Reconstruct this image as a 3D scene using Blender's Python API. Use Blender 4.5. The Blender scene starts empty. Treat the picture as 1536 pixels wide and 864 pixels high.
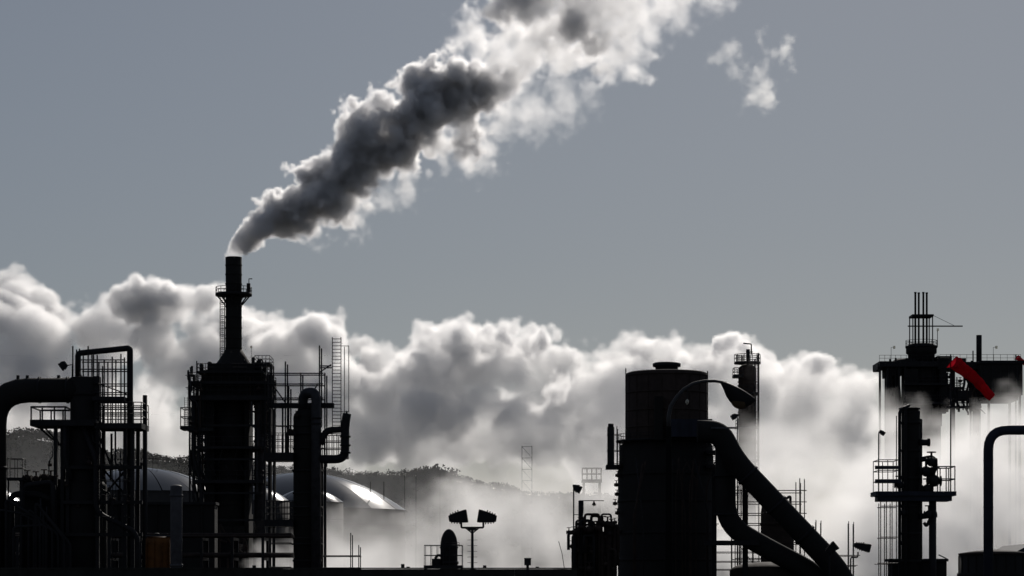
import bpy, math, random
import numpy as np
from mathutils import Vector
R = math.radians
random.seed(7)
sc = bpy.context.scene
C = sc.collection
# ---- camera: level, telephoto, horizon just under the lower edge (lens shift)
FOC, SENS = 92.0, 36.0
KP = SENS/FOC/1536.0            # metres per photo pixel per metre of distance
CAM_Z, HY = 3.2, 886.0          # eye height, picture row of the horizon
cam_d = bpy.data.cameras.new('camera'); cam = bpy.data.objects.new('camera', cam_d); C.objects.link(cam)
cam.location = (0, 0, CAM_Z); cam.rotation_euler = (R(90), 0, 0)
cam_d.lens = FOC; cam_d.sensor_width = SENS
cam_d.shift_y = (HY-432.0)/1536.0
cam_d.clip_start = 0.5; cam_d.clip_end = 60000
sc.camera = cam
# ---- sky and sun: low backlight, ahead of the camera and a little to the right
SUN_EL, SUN_AZ = 29.0, 10.0
w = bpy.data.worlds.new('World'); sc.world = w; w.use_nodes = True
nt = w.node_tree; bg = nt.nodes['Background']
sky = nt.nodes.new('ShaderNodeTexSky'); sky.sky_type = 'NISHITA'; sky.sun_disc = False
sky.sun_elevation = R(SUN_EL); sky.sun_rotation = R(SUN_AZ)
sky.air_density = 1.0; sky.dust_density = 0.4; sky.ozone_density = 1.0
hs = nt.nodes.new('ShaderNodeHueSaturation'); hs.inputs['Saturation'].default_value = 0.7
veil = nt.nodes.new('ShaderNodeMix'); veil.data_type = 'RGBA'; veil.inputs[0].default_value = 0.40      # an even veil of thin high cloud
veil.inputs[7].default_value = (4.95, 5.75, 7.75, 1)
nt.links.new(sky.outputs[0], hs.inputs['Color']); nt.links.new(hs.outputs[0], veil.inputs[6]); nt.links.new(veil.outputs[2], bg.inputs[0])
bg.inputs[1].default_value = 0.06
sl = bpy.data.lights.new('sun', 'SUN'); so = bpy.data.objects.new('sun', sl); C.objects.link(so)
sl.energy = 5.0; sl.angle = R(0.5); sl.color = (1.0, 0.94, 0.87)
sd = Vector((math.sin(R(SUN_AZ))*math.cos(R(SUN_EL)), math.cos(R(SUN_AZ))*math.cos(R(SUN_EL)), math.sin(R(SUN_EL))))
so.rotation_euler = sd.to_track_quat('Z', 'Y').to_euler(); so.location = (0, 0, 60)
sc.view_settings.view_transform = 'Standard'; sc.view_settings.look = 'None'
sc.view_settings.exposure = -0.92; sc.view_settings.gamma = 1.0
sc.cycles.volume_bounces = 8; sc.cycles.max_bounces = 10; sc.cycles.diffuse_bounces = 2
sc.cycles.volume_max_steps = 512
sc.cycles.use_denoising = True
def at(px, py, d): return Vector(((px-768)*KP*d, d, CAM_Z+(HY-py)*KP*d))
def px2m(n, d): return n*KP*d

def volume_mat(name, color, aniso, dens):
    m = bpy.data.materials.new(name); m.use_nodes = True; n = m.node_tree; n.nodes.clear()
    o = n.nodes.new('ShaderNodeOutputMaterial'); pv = n.nodes.new('ShaderNodeVolumePrincipled')
    pv.inputs['Color'].default_value = (*color, 1); pv.inputs['Anisotropy'].default_value = aniso
    pv.inputs['Density'].default_value = dens
    n.links.new(pv.outputs[0], o.inputs['Volume'])
    return m

def vapour(name, puffs, res, coarse, mat, s1, s2, a1, a2, af, edge, warp, soft, squash=1.0, pad=1.0, clip=None, stretch=1.0, ramp=0.0, det=7.0):
    """puffs: [(x, y, z, radius, density, noise gain)]. Their blended distance field is kept on a coarse lattice of bare
    vertices; a node tree reads it back smoothly, adds billows and turns it into a voxel cloud."""
    P = np.array(puffs, dtype=np.float64)
    lo = (P[:, :3]-P[:, 3:4]).min(0)-pad; hi = (P[:, :3]+P[:, 3:4]).max(0)+pad
    if clip:
        for i in range(3):
            if clip[i]: lo[i] = max(lo[i], clip[i][0]); hi[i] = min(hi[i], clip[i][1])
    n = np.ceil((hi-lo)/coarse).astype(int)+2
    gx, gy, gz = [lo[i]+np.arange(n[i])*coarse for i in range(3)]
    X, Y, Z = np.meshgrid(gx, gy, gz, indexing='ij')
    acc = np.zeros(X.shape); ad = np.zeros(X.shape); ag = np.zeros(X.shape); k = 1.0/soft
    for (x, y, z, r, de, ga) in P:
        s = np.clip((r-np.sqrt((X-x)**2+(Y-y)**2+((Z-z)/squash)**2))*k, -60, 60); e = np.exp(s); acc += e; ad += e*de; ag += e*ga
    F = np.stack([np.log(acc)*soft, ad/acc, ag/acc], -1).reshape(-1, 3); G = np.stack([X, Y, Z], -1).reshape(-1, 3)
    me = bpy.data.meshes.new(name); me.vertices.add(len(G)); me.vertices.foreach_set('co', G.ravel())
    a = me.attributes.new('field', 'FLOAT_VECTOR', 'POINT'); a.data.foreach_set('vector', F.ravel())
    me.materials.append(mat)
    ob = bpy.data.objects.new(name, me); C.objects.link(ob)
    g = bpy.data.node_groups.new(name+'_field', 'GeometryNodeTree')
    g.interface.new_socket('Geometry', in_out='INPUT', socket_type='NodeSocketGeometry')
    g.interface.new_socket('Geometry', in_out='OUTPUT', socket_type='NodeSocketGeometry')
    N, L = g.nodes, g.links
    gi = N.new('NodeGroupInput'); go = N.new('NodeGroupOutput')
    def put(x, sock):
        if isinstance(x, (int, float, tuple)): sock.default_value = x
        else: L.new(x, sock)
    def math_(op, a, b=None, c=None, clamp=False):
        n_ = N.new('ShaderNodeMath'); n_.operation = op; n_.use_clamp = clamp
        for i, x in enumerate((a, b, c)):
            if x is not None: put(x, n_.inputs[i])
        return n_.outputs[0]
    def vmath(op, a, b=None, c=None, scale=None):
        n_ = N.new('ShaderNodeVectorMath'); n_.operation = op
        for i, x in enumerate((a, b, c)):
            if x is not None: put(x, n_.inputs[i])
        if scale is not None: put(scale, n_.inputs['Scale'])
        return n_.outputs['Vector']
    def vmix(f, a, b):
        n_ = N.new('ShaderNodeMix'); n_.data_type = 'VECTOR'; L.new(f, n_.inputs[0]); L.new(a, n_.inputs[4]); L.new(b, n_.inputs[5]); return n_.outputs[1]
    def sep(v):
        n_ = N.new('ShaderNodeSeparateXYZ'); L.new(v, n_.inputs[0]); return n_.outputs
    pos = N.new('GeometryNodeInputPosition').outputs[0]
    npos = vmath('MULTIPLY', pos, (1.0/stretch, 1.0, 1.0))
    def noise(scale, detail, rough, vec, col=False):
        n_ = N.new('ShaderNodeTexNoise'); n_.inputs['Scale'].default_value = scale
        n_.inputs['Detail'].default_value = detail; n_.inputs['Roughness'].default_value = rough
        L.new(vec, n_.inputs['Vector']); return n_.outputs['Color' if col else 0]
    def voro(scale, vec):
        n_ = N.new('ShaderNodeTexVoronoi'); n_.inputs['Scale'].default_value = scale; n_.feature = 'F1'
        L.new(vec, n_.inputs['Vector']); return n_.outputs['Distance']
    wn = noise(1.0/(s1*1.3), 2.0, .55, npos, True)
    wp = vmath('ADD', pos, vmath('SCALE', vmath('SUBTRACT', wn, (.5, .5, .5)), scale=warp*2.0))
    q = vmath('SCALE', vmath('SUBTRACT', wp, tuple(lo)), scale=1.0/coarse)
    q = vmath('MINIMUM', vmath('MAXIMUM', q, (0.0, 0.0, 0.0)), tuple(float(v)-1.001 for v in n))
    fl = vmath('FLOOR', q); fr = sep(vmath('SUBTRACT', q, fl)); fl = sep(fl)
    base = math_('ADD', math_('MULTIPLY', math_('ADD', math_('MULTIPLY', fl[0], float(n[1])), fl[1]), float(n[2])), fl[2])
    na = N.new('GeometryNodeInputNamedAttribute'); na.data_type = 'FLOAT_VECTOR'; na.inputs[0].default_value = 'field'
    def samp(off):
        n_ = N.new('GeometryNodeSampleIndex'); n_.data_type = 'FLOAT_VECTOR'; n_.domain = 'POINT'
        ti = N.new('FunctionNodeFloatToInt'); ti.rounding_mode = 'ROUND'; L.new(math_('ADD', base, float(off)), ti.inputs[0])
        L.new(gi.outputs[0], n_.inputs[0]); L.new(na.outputs[0], n_.inputs['Value']); L.new(ti.outputs[0], n_.inputs['Index']); return n_.outputs[0]
    sx, sy = int(n[1]*n[2]), int(n[2])
    c = [vmix(fr[2], samp(o), samp(o+1)) for o in (0, sy, sx, sx+sy)]
    fld = sep(vmix(fr[0], vmix(fr[1], c[0], c[1]), vmix(fr[1], c[2], c[3])))
    wq = vmath('MULTIPLY', wp, (1.0/stretch, 1.0, 1.0))
    b1 = math_('SUBTRACT', .48, voro(1.0/s1, wq)); b2 = math_('SUBTRACT', .48, voro(1.0/s2, wq))
    f = math_('SUBTRACT', noise(1.0/s1, det, .62, npos), .5)
    d = math_('ADD', math_('MULTIPLY', b1, a1), math_('MULTIPLY', b2, a2))
    d = math_('MULTIPLY', math_('ADD', d, math_('MULTIPLY', f, af)), fld[2])
    ed = math_('MULTIPLY', math_('POWER', fld[2], ramp), edge)
    dn = math_('MULTIPLY', math_('DIVIDE', math_('ADD', fld[0], d), ed, clamp=True), fld[1])
    vc = N.new('GeometryNodeVolumeCube'); L.new(dn, vc.inputs['Density'])
    hi = lo+(n-1)*coarse
    vc.inputs['Min'].default_value = tuple(lo); vc.inputs['Max'].default_value = tuple(hi)
    for i, k_ in enumerate(('Resolution X', 'Resolution Y', 'Resolution Z')): vc.inputs[k_].default_value = int((hi[i]-lo[i])/res)
    sm = N.new('GeometryNodeSetMaterial'); sm.inputs['Material'].default_value = mat
    L.new(vc.outputs[0], sm.inputs[0]); L.new(sm.outputs[0], go.inputs[0])
    md = ob.modifiers.new('field', 'NODES'); md.node_group = g
    ob['kind'] = 'stuff'
    return ob

# ------------------------------------------------------------------ materials
def mat(name, col, rough=.6, metal=0.0, var=.35, scale=1.2, bump=.15, dirt=None):
    m = bpy.data.materials.new(name); m.use_nodes = True; n = m.node_tree; b = n.nodes['Principled BSDF']
    tc = n.nodes.new('ShaderNodeTexCoord'); no = n.nodes.new('ShaderNodeTexNoise')
    no.inputs['Scale'].default_value = scale; no.inputs['Detail'].default_value = 6; no.inputs['Roughness'].default_value = .65
    n.links.new(tc.outputs['Object'], no.inputs['Vector'])
    cr = n.nodes.new('ShaderNodeValToRGB'); cr.color_ramp.elements[0].position = .3; cr.color_ramp.elements[1].position = .72
    cr.color_ramp.elements[0].color = (*[c*(1-var) for c in (dirt or col)], 1); cr.color_ramp.elements[1].color = (*[min(1, c*(1+var)) for c in col], 1)
    n.links.new(no.outputs[0], cr.inputs[0]); n.links.new(cr.outputs[0], b.inputs['Base Color'])
    b.inputs['Metallic'].default_value = metal; b.inputs['Specular IOR Level'].default_value = .5 if metal > .5 else (0 if rough > .9 else .12)
    mr = n.nodes.new('ShaderNodeMapRange'); mr.inputs['To Min'].default_value = rough*.8; mr.inputs['To Max'].default_value = min(1, rough*1.25)
    n.links.new(no.outputs[0], mr.inputs[0]); n.links.new(mr.outputs[0], b.inputs['Roughness'])
    if bump:
        bp = n.nodes.new('ShaderNodeBump'); bp.inputs['Strength'].default_value = bump; bp.inputs['Distance'].default_value = .05
        n.links.new(no.outputs[0], bp.inputs['Height']); n.links.new(bp.outputs[0], b.inputs['Normal'])
    return m
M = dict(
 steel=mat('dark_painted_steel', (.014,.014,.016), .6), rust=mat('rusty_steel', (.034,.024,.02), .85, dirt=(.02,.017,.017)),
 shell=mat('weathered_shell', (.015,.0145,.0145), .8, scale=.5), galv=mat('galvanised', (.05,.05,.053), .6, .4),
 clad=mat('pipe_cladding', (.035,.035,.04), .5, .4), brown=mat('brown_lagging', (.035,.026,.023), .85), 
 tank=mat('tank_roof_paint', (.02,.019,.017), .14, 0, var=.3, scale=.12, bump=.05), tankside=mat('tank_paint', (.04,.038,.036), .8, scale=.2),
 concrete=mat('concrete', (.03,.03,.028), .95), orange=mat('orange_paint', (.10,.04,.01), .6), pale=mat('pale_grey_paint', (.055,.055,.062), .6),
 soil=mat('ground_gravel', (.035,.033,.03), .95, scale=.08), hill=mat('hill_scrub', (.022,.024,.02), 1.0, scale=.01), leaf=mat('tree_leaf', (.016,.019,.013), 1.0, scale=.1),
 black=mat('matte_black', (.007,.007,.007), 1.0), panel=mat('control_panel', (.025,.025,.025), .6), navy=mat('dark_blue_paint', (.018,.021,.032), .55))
def lens_mat(name, col):
    m = bpy.data.materials.new(name); m.use_nodes = True; b = m.node_tree.nodes['Principled BSDF']
    b.inputs['Base Color'].default_value = (*col, 1); b.inputs['Roughness'].default_value = .18; b.inputs['Transmission Weight'].default_value = .6; return m
M['tank'].node_tree.nodes['Principled BSDF'].inputs['Specular IOR Level'].default_value = .8
M['lens'] = lens_mat('lamp_lens', (.75,.72,.6)); M['amber'] = mat('lamp_bowl_amber', (.07,.05,.03), .25)
def fabric(name, col):
    m = bpy.data.materials.new(name); m.use_nodes = True; n = m.node_tree; n.nodes.clear()
    o = n.nodes.new('ShaderNodeOutputMaterial'); mx = n.nodes.new('ShaderNodeMixShader'); mx.inputs[0].default_value = .45
    d = n.nodes.new('ShaderNodeBsdfDiffuse'); t = n.nodes.new('ShaderNodeBsdfTranslucent')
    no = n.nodes.new('ShaderNodeTexNoise'); no.inputs['Scale'].default_value = 2.2; no.inputs['Detail'].default_value = 5
    cr = n.nodes.new('ShaderNodeValToRGB'); cr.color_ramp.elements[0].color = (*[c*.75 for c in col], 1); cr.color_ramp.elements[1].color = (*col, 1)
    cr.color_ramp.elements[0].position = .35; cr.color_ramp.elements[1].position = .6
    n.links.new(no.outputs[0], cr.inputs[0])
    for s in (d, t): n.links.new(cr.outputs[0], s.inputs['Color'])
    n.links.new(d.outputs[0], mx.inputs[1]); n.links.new(t.outputs[0], mx.inputs[2]); n.links.new(mx.outputs[0], o.inputs[0]); return m
M['sock'] = fabric('red_nylon', (.50,.012,.026))

# ------------------------------------------------------------------ mesh helpers
class MB:
    def __init__(s): s.v = []; s.f = []; s.sm = []
    def box(s, a, b):
        x0,x1 = sorted((a[0],b[0])); y0,y1 = sorted((a[1],b[1])); z0,z1 = sorted((a[2],b[2])); n = len(s.v)
        s.v += [(x0,y0,z0),(x1,y0,z0),(x1,y1,z0),(x0,y1,z0),(x0,y0,z1),(x1,y0,z1),(x1,y1,z1),(x0,y1,z1)]
        for q in ((0,3,2,1),(4,5,6,7),(0,1,5,4),(1,2,6,5),(2,3,7,6),(3,0,4,7)): s.f.append(tuple(n+i for i in q)); s.sm.append(False)
        return s
    def tube(s, pts, r, n=8, caps=True):
        pts = [Vector(p) for p in pts]; rs = r if isinstance(r, (list, tuple)) else [r]*len(pts)
        t0 = (pts[1]-pts[0]).normalized(); u = t0.orthogonal().normalized(); base = len(s.v); prev = t0
        for i, p in enumerate(pts):
            t = ((pts[i+1]-p).normalized() if i+1 < len(pts) else (p-pts[i-1]).normalized())
            if 0 < i < len(pts)-1: t = (t+(p-pts[i-1]).normalized()).normalized()
            u = prev.rotation_difference(t) @ u; prev = t; w_ = t.cross(u)
            for k in range(n):
                a = 2*math.pi*(k+.5)/n; s.v.append(tuple(p+(u*math.cos(a)+w_*math.sin(a))*rs[i]))
        for i in range(len(pts)-1):
            for k in range(n):
                a = base+i*n+k; b = base+i*n+(k+1)%n; s.f.append((a,b,b+n,a+n)); s.sm.append(n > 6)
        if caps:
            s.f.append(tuple(base+k for k in reversed(range(n)))); s.sm.append(False)
            e = base+(len(pts)-1)*n; s.f.append(tuple(e+k for k in range(n))); s.sm.append(False)
        return s
    def lathe(s, c, prof, n=24, caps=True):
        base = len(s.v)
        for (r, z) in prof:
            for k in range(n):
                a = 2*math.pi*k/n; s.v.append((c[0]+r*math.cos(a), c[1]+r*math.sin(a), z))
        for i in range(len(prof)-1):
            for k in range(n):
                a = base+i*n+k; b = base+i*n+(k+1)%n; s.f.append((a,b,b+n,a+n)); s.sm.append(True)
        if caps:
            s.f.append(tuple(base+k for k in reversed(range(n)))); s.sm.append(False)
            e = base+(len(prof)-1)*n; s.f.append(tuple(e+k for k in range(n))); s.sm.append(False)
        return s
    def build(s, name, m, parent=None):
        off = Vector((0,0,0)); p = parent
        while p is not None: off = off+Vector(p.location); p = p.parent
        me = bpy.data.meshes.new(name); me.from_pydata([tuple(Vector(v)-off) for v in s.v], [], s.f)
        me.polygons.foreach_set('use_smooth', s.sm); me.materials.append(M[m] if isinstance(m, str) else m)
        if any(s.sm) and not all(s.sm): pass
        ob = bpy.data.objects.new(name, me); C.objects.link(ob); ob.parent = parent; return ob
def fillet(pts, r, seg=6):
    pts = [Vector(p) for p in pts]; out = [pts[0]]
    for i in range(1, len(pts)-1):
        a, b, c = pts[i-1], pts[i], pts[i+1]; d1 = (a-b); d2 = (c-b)
        q = min(r, d1.length*.49, d2.length*.49); p0 = b+d1.normalized()*q; p1 = b+d2.normalized()*q
        for k in range(seg+1):
            t = k/seg; out.append(p0*(1-t)**2+b*2*t*(1-t)+p1*t*t)
    out.append(pts[-1]); return out
def tag(o, label, cat, group=None, kind=None):
    if label: o['label'] = label
    if cat: o['category'] = cat
    if group: o['group'] = group
    if kind: o['kind'] = kind
    return o
class Thing:
    """an Empty at the base of a thing, D metres away; p() reads photo measurements into metres at that distance"""
    def __init__(s, name, px, d, label, cat, group=None, z=0.0):
        s.d = d; s.o = bpy.data.objects.new(name, None); C.objects.link(s.o); s.o.empty_display_size = .5
        s.o.location = ((px-768)*KP*d, d, z); tag(s.o, label, cat, group, 'thing')
    def p(s, px, py, dy=0.0):
        v = at(px, py, s.d); v.y += dy; return v
    def m(s, n): return n*KP*s.d
    def part(s, name, mb, m, parent=None): return mb.build(name, m, parent or s.o)
    # -- frequent parts
    def pipe(s, pts, r, m='steel', bend=0, name='pipe', n=10, parent=None):
        q = [s.p(*a) for a in pts]
        if bend: q = fillet(q, s.m(bend))
        return s.part(name, MB().tube(q, s.m(r), n), m, parent)
    def bar(s, a, b, w, m='steel', name='beam', dy=0.0, parent=None):
        return s.part(name, MB().tube([s.p(*a), s.p(*b)], s.m(w)*.6, 4), m, parent)
    def block(s, x0, x1, y0, y1, dep0, dep1, m='steel', name='panel', parent=None):
        a = s.p(x0, y0, dep0); b = s.p(x1, y1, dep1); return s.part(name, MB().box(a, b), m, parent)
    def down(s, x0, x1, ytop, dep0, dep1, m='steel', name='post', parent=None):
        a = s.p(x0, ytop, dep0); b = s.p(x1, ytop, dep1); b.z = -.05; return s.part(name, MB().box(a, b), m, parent)
    def vessel(s, cx, r, ytop, ybot=None, dy=0.0, dome=0.0, m='shell', name='vessel_shell', n=28, bands=0, parent=None):
        c = s.p(cx, ytop, dy); R_ = s.m(r); zt = c.z; zb = s.p(cx, ybot).z if ybot else -.05; d_ = s.m(dome)
        prof = [(R_, zb), (R_, zt-d_)]
        if dome:
            for k in range(1, 7):
                a = k/6*math.pi/2; prof.append((max(R_*math.cos(a), .02), zt-d_+d_*math.sin(a)))
        o = s.part(name, MB().lathe((c.x, c.y), prof, n), m, parent)
        for k in range(bands):
            z = zb+(zt-d_-zb)*(k+.6)/bands; s.part('stiffener_ring', MB().lathe((c.x, c.y), [(R_*.99, z-.12), (R_+.09, z-.1), (R_+.09, z+.1), (R_*.99, z+.12)], n, False), m, o)
        return o
    def railing(s, xs, ydeck, ytop, dy, w=.9, m='steel', parent=None, mids=1, dep=None):
        """posts at the columns xs, a top rail and mid rails; with dep a second run at the far side and end returns"""
        mb = MB(); r = s.m(w)*.55
        rows = [dy] if dep is None else [dy, dy+dep]
        for y in rows:
            for x in xs: mb.tube([s.p(x, ydeck, y), s.p(x, ytop, y)], r, 5)
            for k in range(mids+1):
                yy = ytop+(ydeck-ytop)*k/(mids+1); mb.tube([s.p(xs[0], yy, y), s.p(xs[-1], yy, y)], r*1.1, 5)
        if dep is not None:
            for x in (xs[0], xs[-1]):
                for k in range(mids+1):
                    yy = ytop+(ydeck-ytop)*k/(mids+1); mb.tube([s.p(x, yy, dy), s.p(x, yy, dy+dep)], r*1.1, 5)
        return s.part('railing', mb, m, parent)
    def deck(s, x0, x1, y0, y1, dy0, dy1, m='steel', rail=None, posts=4, parent=None, w=.9, mids=1):
        o = s.block(x0, x1, y0, y1, dy0, dy1, m, 'platform_deck', parent)
        if rail:
            xs = [x0+.8+(x1-x0-1.6)*k/(posts-1) for k in range(posts)]
            s.railing(xs, y0, rail, dy0+.08, w, m, o, mids, (dy1-dy0)-.16)
        return o
    def ladder(s, x0, x1, ytop, ybot, dy, step=5, m='steel', w=.9, cage=0):
        mb = MB(); r = s.m(w)*.55
        for x in (x0, x1): mb.tube([s.p(x, ytop, dy), s.p(x, ybot, dy)], r, 5)
        y = ytop+step*.5
        while y < ybot: mb.tube([s.p(x0, y, dy), s.p(x1, y, dy)], r*.7, 4); y += step
        o = s.part('ladder', mb, m)
        if cage:
            mc = MB(); q = s.m(cage); xm = (x0+x1)/2; y = ytop
            hw = (s.p(x1, 0).x-s.p(x0, 0).x)*.8
            def hoop(yy): 
                c = s.p(xm, yy, dy); return [c+Vector((hw*math.cos(a), -q*math.sin(a), 0)) for a in [math.pi*k/6 for k in range(7)]]
            while y < ybot: mc.tube(hoop(y), r*.7, 4); y += step*3
            for k in (1, 3, 5): mc.tube([hoop(ytop)[k], hoop(y-step*3)[k]], r*.6, 4)
            s.part('ladder_cage', mc, m, o)
        return o
    def ring_platform(s, cx, r0, r1, y, th, rail, dy=0.0, m='steel', posts=10, brace=0, w=.8):
        c = s.p(cx, y, dy); z0 = s.p(cx, y+th).z; z1 = c.z; a, b = s.m(r0), s.m(r1); n = 24
        o = s.part('ring_deck', MB().lathe((c.x, c.y), [(a, z0), (b, z0), (b, z1), (a, z1), (a, z0)], n, False), m)
        mb = MB(); zr = s.p(cx, rail).z; rr = s.m(w)*.55; q = b-.06
        for k in range(posts):
            t = 2*math.pi*k/posts; x_, y_ = c.x+q*math.cos(t), c.y+q*math.sin(t); mb.tube([(x_, y_, z1-.05), (x_, y_, zr)], rr, 4)
        for z in (zr, (z1+zr)/2): mb.tube([(c.x+q*math.cos(2*math.pi*k/20), c.y+q*math.sin(2*math.pi*k/20), z) for k in range(21)], rr, 4, False)
        s.part('railing', mb, m, o)
        for k in range(8 if brace else 0):
            t = 2*math.pi*k/8; s.part('brace', MB().tube([(c.x+q*.9*math.cos(t), c.y+q*.9*math.sin(t), z0), (c.x+a*math.cos(t), c.y+a*math.sin(t), z0-s.m(brace))], s.m(1.1), 5), m, o)
        return o
    def flood(s, x, y, w, h, tilt, dy, flip=1):
        """a floodlight: box-shaped housing flaring to its lens, cooling ribs behind and a yoke"""
        c = s.p(x, y, dy); W, H = s.m(w)/2, s.m(h)/2; mb = MB(); q = Vector((flip*math.cos(R(tilt)), 0, math.sin(R(tilt)))); up = Vector((-q.z, 0, q.x)); sd_ = Vector((0,1,0))
        prof = [(-W,.45),(-W*.7,.62),(-.1*W,.8),(W*.75,1.0),(W,1.0)]
        n = len(mb.v)
        for (t, k) in prof:
            for (i, j) in ((-1,-1),(1,-1),(1,1),(-1,1)): mb.v.append(tuple(c+q*t+up*(j*H*k)+sd_*(i*W*.75*k)))
        for i in range(len(prof)-1):
            for k in range(4): a = n+i*4+k; b = n+i*4+(k+1)%4; mb.f.append((a,b,b+4,a+4)); mb.sm.append(False)
        mb.f += [(n+3,n+2,n+1,n), tuple(n+4*(len(prof)-1)+k for k in range(4))]; mb.sm += [False]*2
        hd = s.part('lamp_housing', mb, 'steel')
        lm = MB(); n = 0
        for t in (W*1.005, W*1.03):
            for (i, j) in ((-1,-1),(1,-1),(1,1),(-1,1)): lm.v.append(tuple(c+q*t+up*(j*H*.9)+sd_*(i*W*.68)))
        for k in range(4): lm.f.append((k,(k+1)%4,(k+1)%4+4,k+4)); lm.sm.append(False)
        lm.f += [(3,2,1,0),(4,5,6,7)]; lm.sm += [False]*2
        s.part('lamp_lens', lm, 'lens', hd)
        for k in range(4):
            t = -W*.75+k*W*.28; hh = H*(.72+.1*k); a = c+q*t; s.part('cooling_rib', MB().tube([a-up*hh*1.1, a+up*hh*1.12], s.m(.9), 4), 'steel', hd)
        return hd
    def scaffold(s, verts, horis, dy, w=1.0, m='steel', dep=1.3, diags=(), planks=()):
        """tube scaffold: verts [(x, ytop, ybot)], horis [(y, x0, x1)] in two planes joined by transoms"""
        r = s.m(w)*.72
        for (x, y0, y1) in verts:
            for k, o in enumerate((0, dep) if dep else (0,)): 
                x_ = x+k*1.6; s.part('scaffold_pole', MB().tube([s.p(x_, y0+k*3, dy+o), s.p(x_, y1, dy+o)], r, 6), m)
        for (y, x0, x1) in horis:
            for k, o in enumerate((0, dep) if dep else (0,)):
                s.part('scaffold_rail', MB().tube([s.p(x0, y+k*1.2, dy+o-r*2), s.p(x1, y+k*1.2, dy+o-r*2)], r*.9, 6), m)
        for (x0, y0, x1, y1) in diags: s.part('scaffold_brace', MB().tube([s.p(x0, y0, dy-r*4), s.p(x1, y1, dy-r*4)], r*.9, 6), m)
        for (y, x0, x1) in planks:
            for k in range(4): s.block(x0, x1, y, y+1.3, dy+.08+k*dep/4, dy+dep/4*(k+1)-.02, 'brown', 'scaffold_plank')
    def valve(s, x, y, r, dy, m='rust'):
        """a flanged valve: round body, two flanges, bonnet and handwheel"""
        c = s.p(x, y, dy); q = s.m(r)
        b = s.part('valve_body', MB().lathe((c.x, c.y), [(q*math.sin(a)*1.0+.01, c.z-q*math.cos(a)) for a in [math.pi*k/8 for k in range(9)]], 14), m)
        for sx in (-1, 1): s.part('flange', MB().tube([c+Vector((sx*q*.95,0,0)), c+Vector((sx*q*1.2,0,0))], q*.85, 12), m, b)
        s.part('valve_stem', MB().tube([c, c+Vector((0,0,q*2.2))], q*.25, 6), m, b)
        t = c+Vector((0,0,q*2.1)); s.part('handwheel', MB().tube([t+Vector((q*.9*math.cos(k*math.pi/6), q*.9*math.sin(k*math.pi/6), 0)) for k in range(13)], q*.13, 5, False), m, b)
        return b
# ------------------------------------------------------------------ setting
def sheet(name, x0, x1, y0, y1, z, m, n=1):
    mb = MB(); mb.v = [(x0,y0,z),(x1,y0,z),(x1,y1,z),(x0,y1,z)]; mb.f = [(0,1,2,3)]; mb.sm = [False]; o = mb.build(name, m); tag(o, None, None, kind='structure'); return o
sheet('ground', -9000, 9000, -400, 14000, 0, 'soil')
# hill: a ridge with its own depth behind the plant
from mathutils import noise as mnoise
RD = 1800.0
ridge = [(-260,640),(-120,648),(0,656),(40,652),(80,656),(110,668),(160,680),(230,686),(290,690),(360,696),(440,700),(520,708),(600,708),(640,710),(690,718),(735,728),(800,738),(900,752),(1100,790),(1400,820),(1900,840)]
def ridge_y(x):
    for (a,b),(c,d) in zip(ridge, ridge[1:]):
        if a <= x <= c: t = (x-a)/(c-a); t = t*t*(3-2*t); return b+(d-b)*t
    return ridge[-1][1]
mb = MB(); nx, ny = 130, 16
for j in range(ny+1):
    t = j/ny; y = RD-420+840*t; hgt = math.sin(math.pi*t)**.8
    for i in range(nx+1):
        px = -260+(1900+260)*i/nx; c = at(px, ridge_y(px)+5, RD)
        z = c.z*hgt*(1+.05*mnoise.noise(Vector((px*.02, t*5, 3)))*(1-hgt)*4)-1.0
        mb.v.append((c.x*(y/RD*.3+.7), y, z))
for j in range(ny):
    for i in range(nx): a = j*(nx+1)+i; mb.f.append((a,a+1,a+nx+2,a+nx+1)); mb.sm.append(True)
hill = mb.build('hill', 'hill'); tag(hill, None, None, kind='structure')
# wood on the ridge: thousands of leaf clumps, far off, reads as one mass
rt = random.Random(21); mb = MB()
for k in range(2600):
    px = rt.uniform(-140, 1000); t = .53-.46*rt.random()**2.2; hgt = math.sin(math.pi*t)**.8
    c = at(px, ridge_y(px)+5, RD); base = Vector((c.x, RD-420+840*t, c.z*hgt-1))
    big = mnoise.noise(Vector((px*.013, 7.7, 0)))
    h = rt.uniform(3.2, 6.5)*(1.0+.8*big) if big > -.3 else rt.uniform(1.8, 3.5)
    if rt.random() < .04: h *= 1.5
    wd = h*rt.uniform(.4, .75)
    mb.tube([base, base+Vector((0,0,h*.5))], h*.03, 4, False)
    for q in range(26):
        a = rt.uniform(0, 6.283); e = rt.uniform(-.7, 1); rr = rt.random()**.4
        p = base+Vector((math.cos(a)*wd*rr*math.sqrt(max(0,1-e*e)), math.sin(a)*wd*rr*math.sqrt(max(0,1-e*e)), h*(.58+.42*e*rr)))
        s_ = rt.uniform(.5, 1.25)*h*.11; u = Vector((rt.gauss(0,1),rt.gauss(0,1),rt.gauss(0,1))).normalized(); v = u.orthogonal().normalized(); w_ = u.cross(v)
        n = len(mb.v); mb.v += [tuple(p+v*s_), tuple(p-v*s_*.6+w_*s_), tuple(p-v*s_*.6-w_*s_), tuple(p+u*s_*.9)]; mb.f += [(n,n+1,n+2),(n,n+3,n+1),(n+1,n+3,n+2),(n+2,n+3,n)]; mb.sm += [False]*4
wood = mb.build('ridge_forest', 'leaf'); tag(wood, 'dark trees massed along the far hill ridge', 'forest', kind='stuff')

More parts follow.
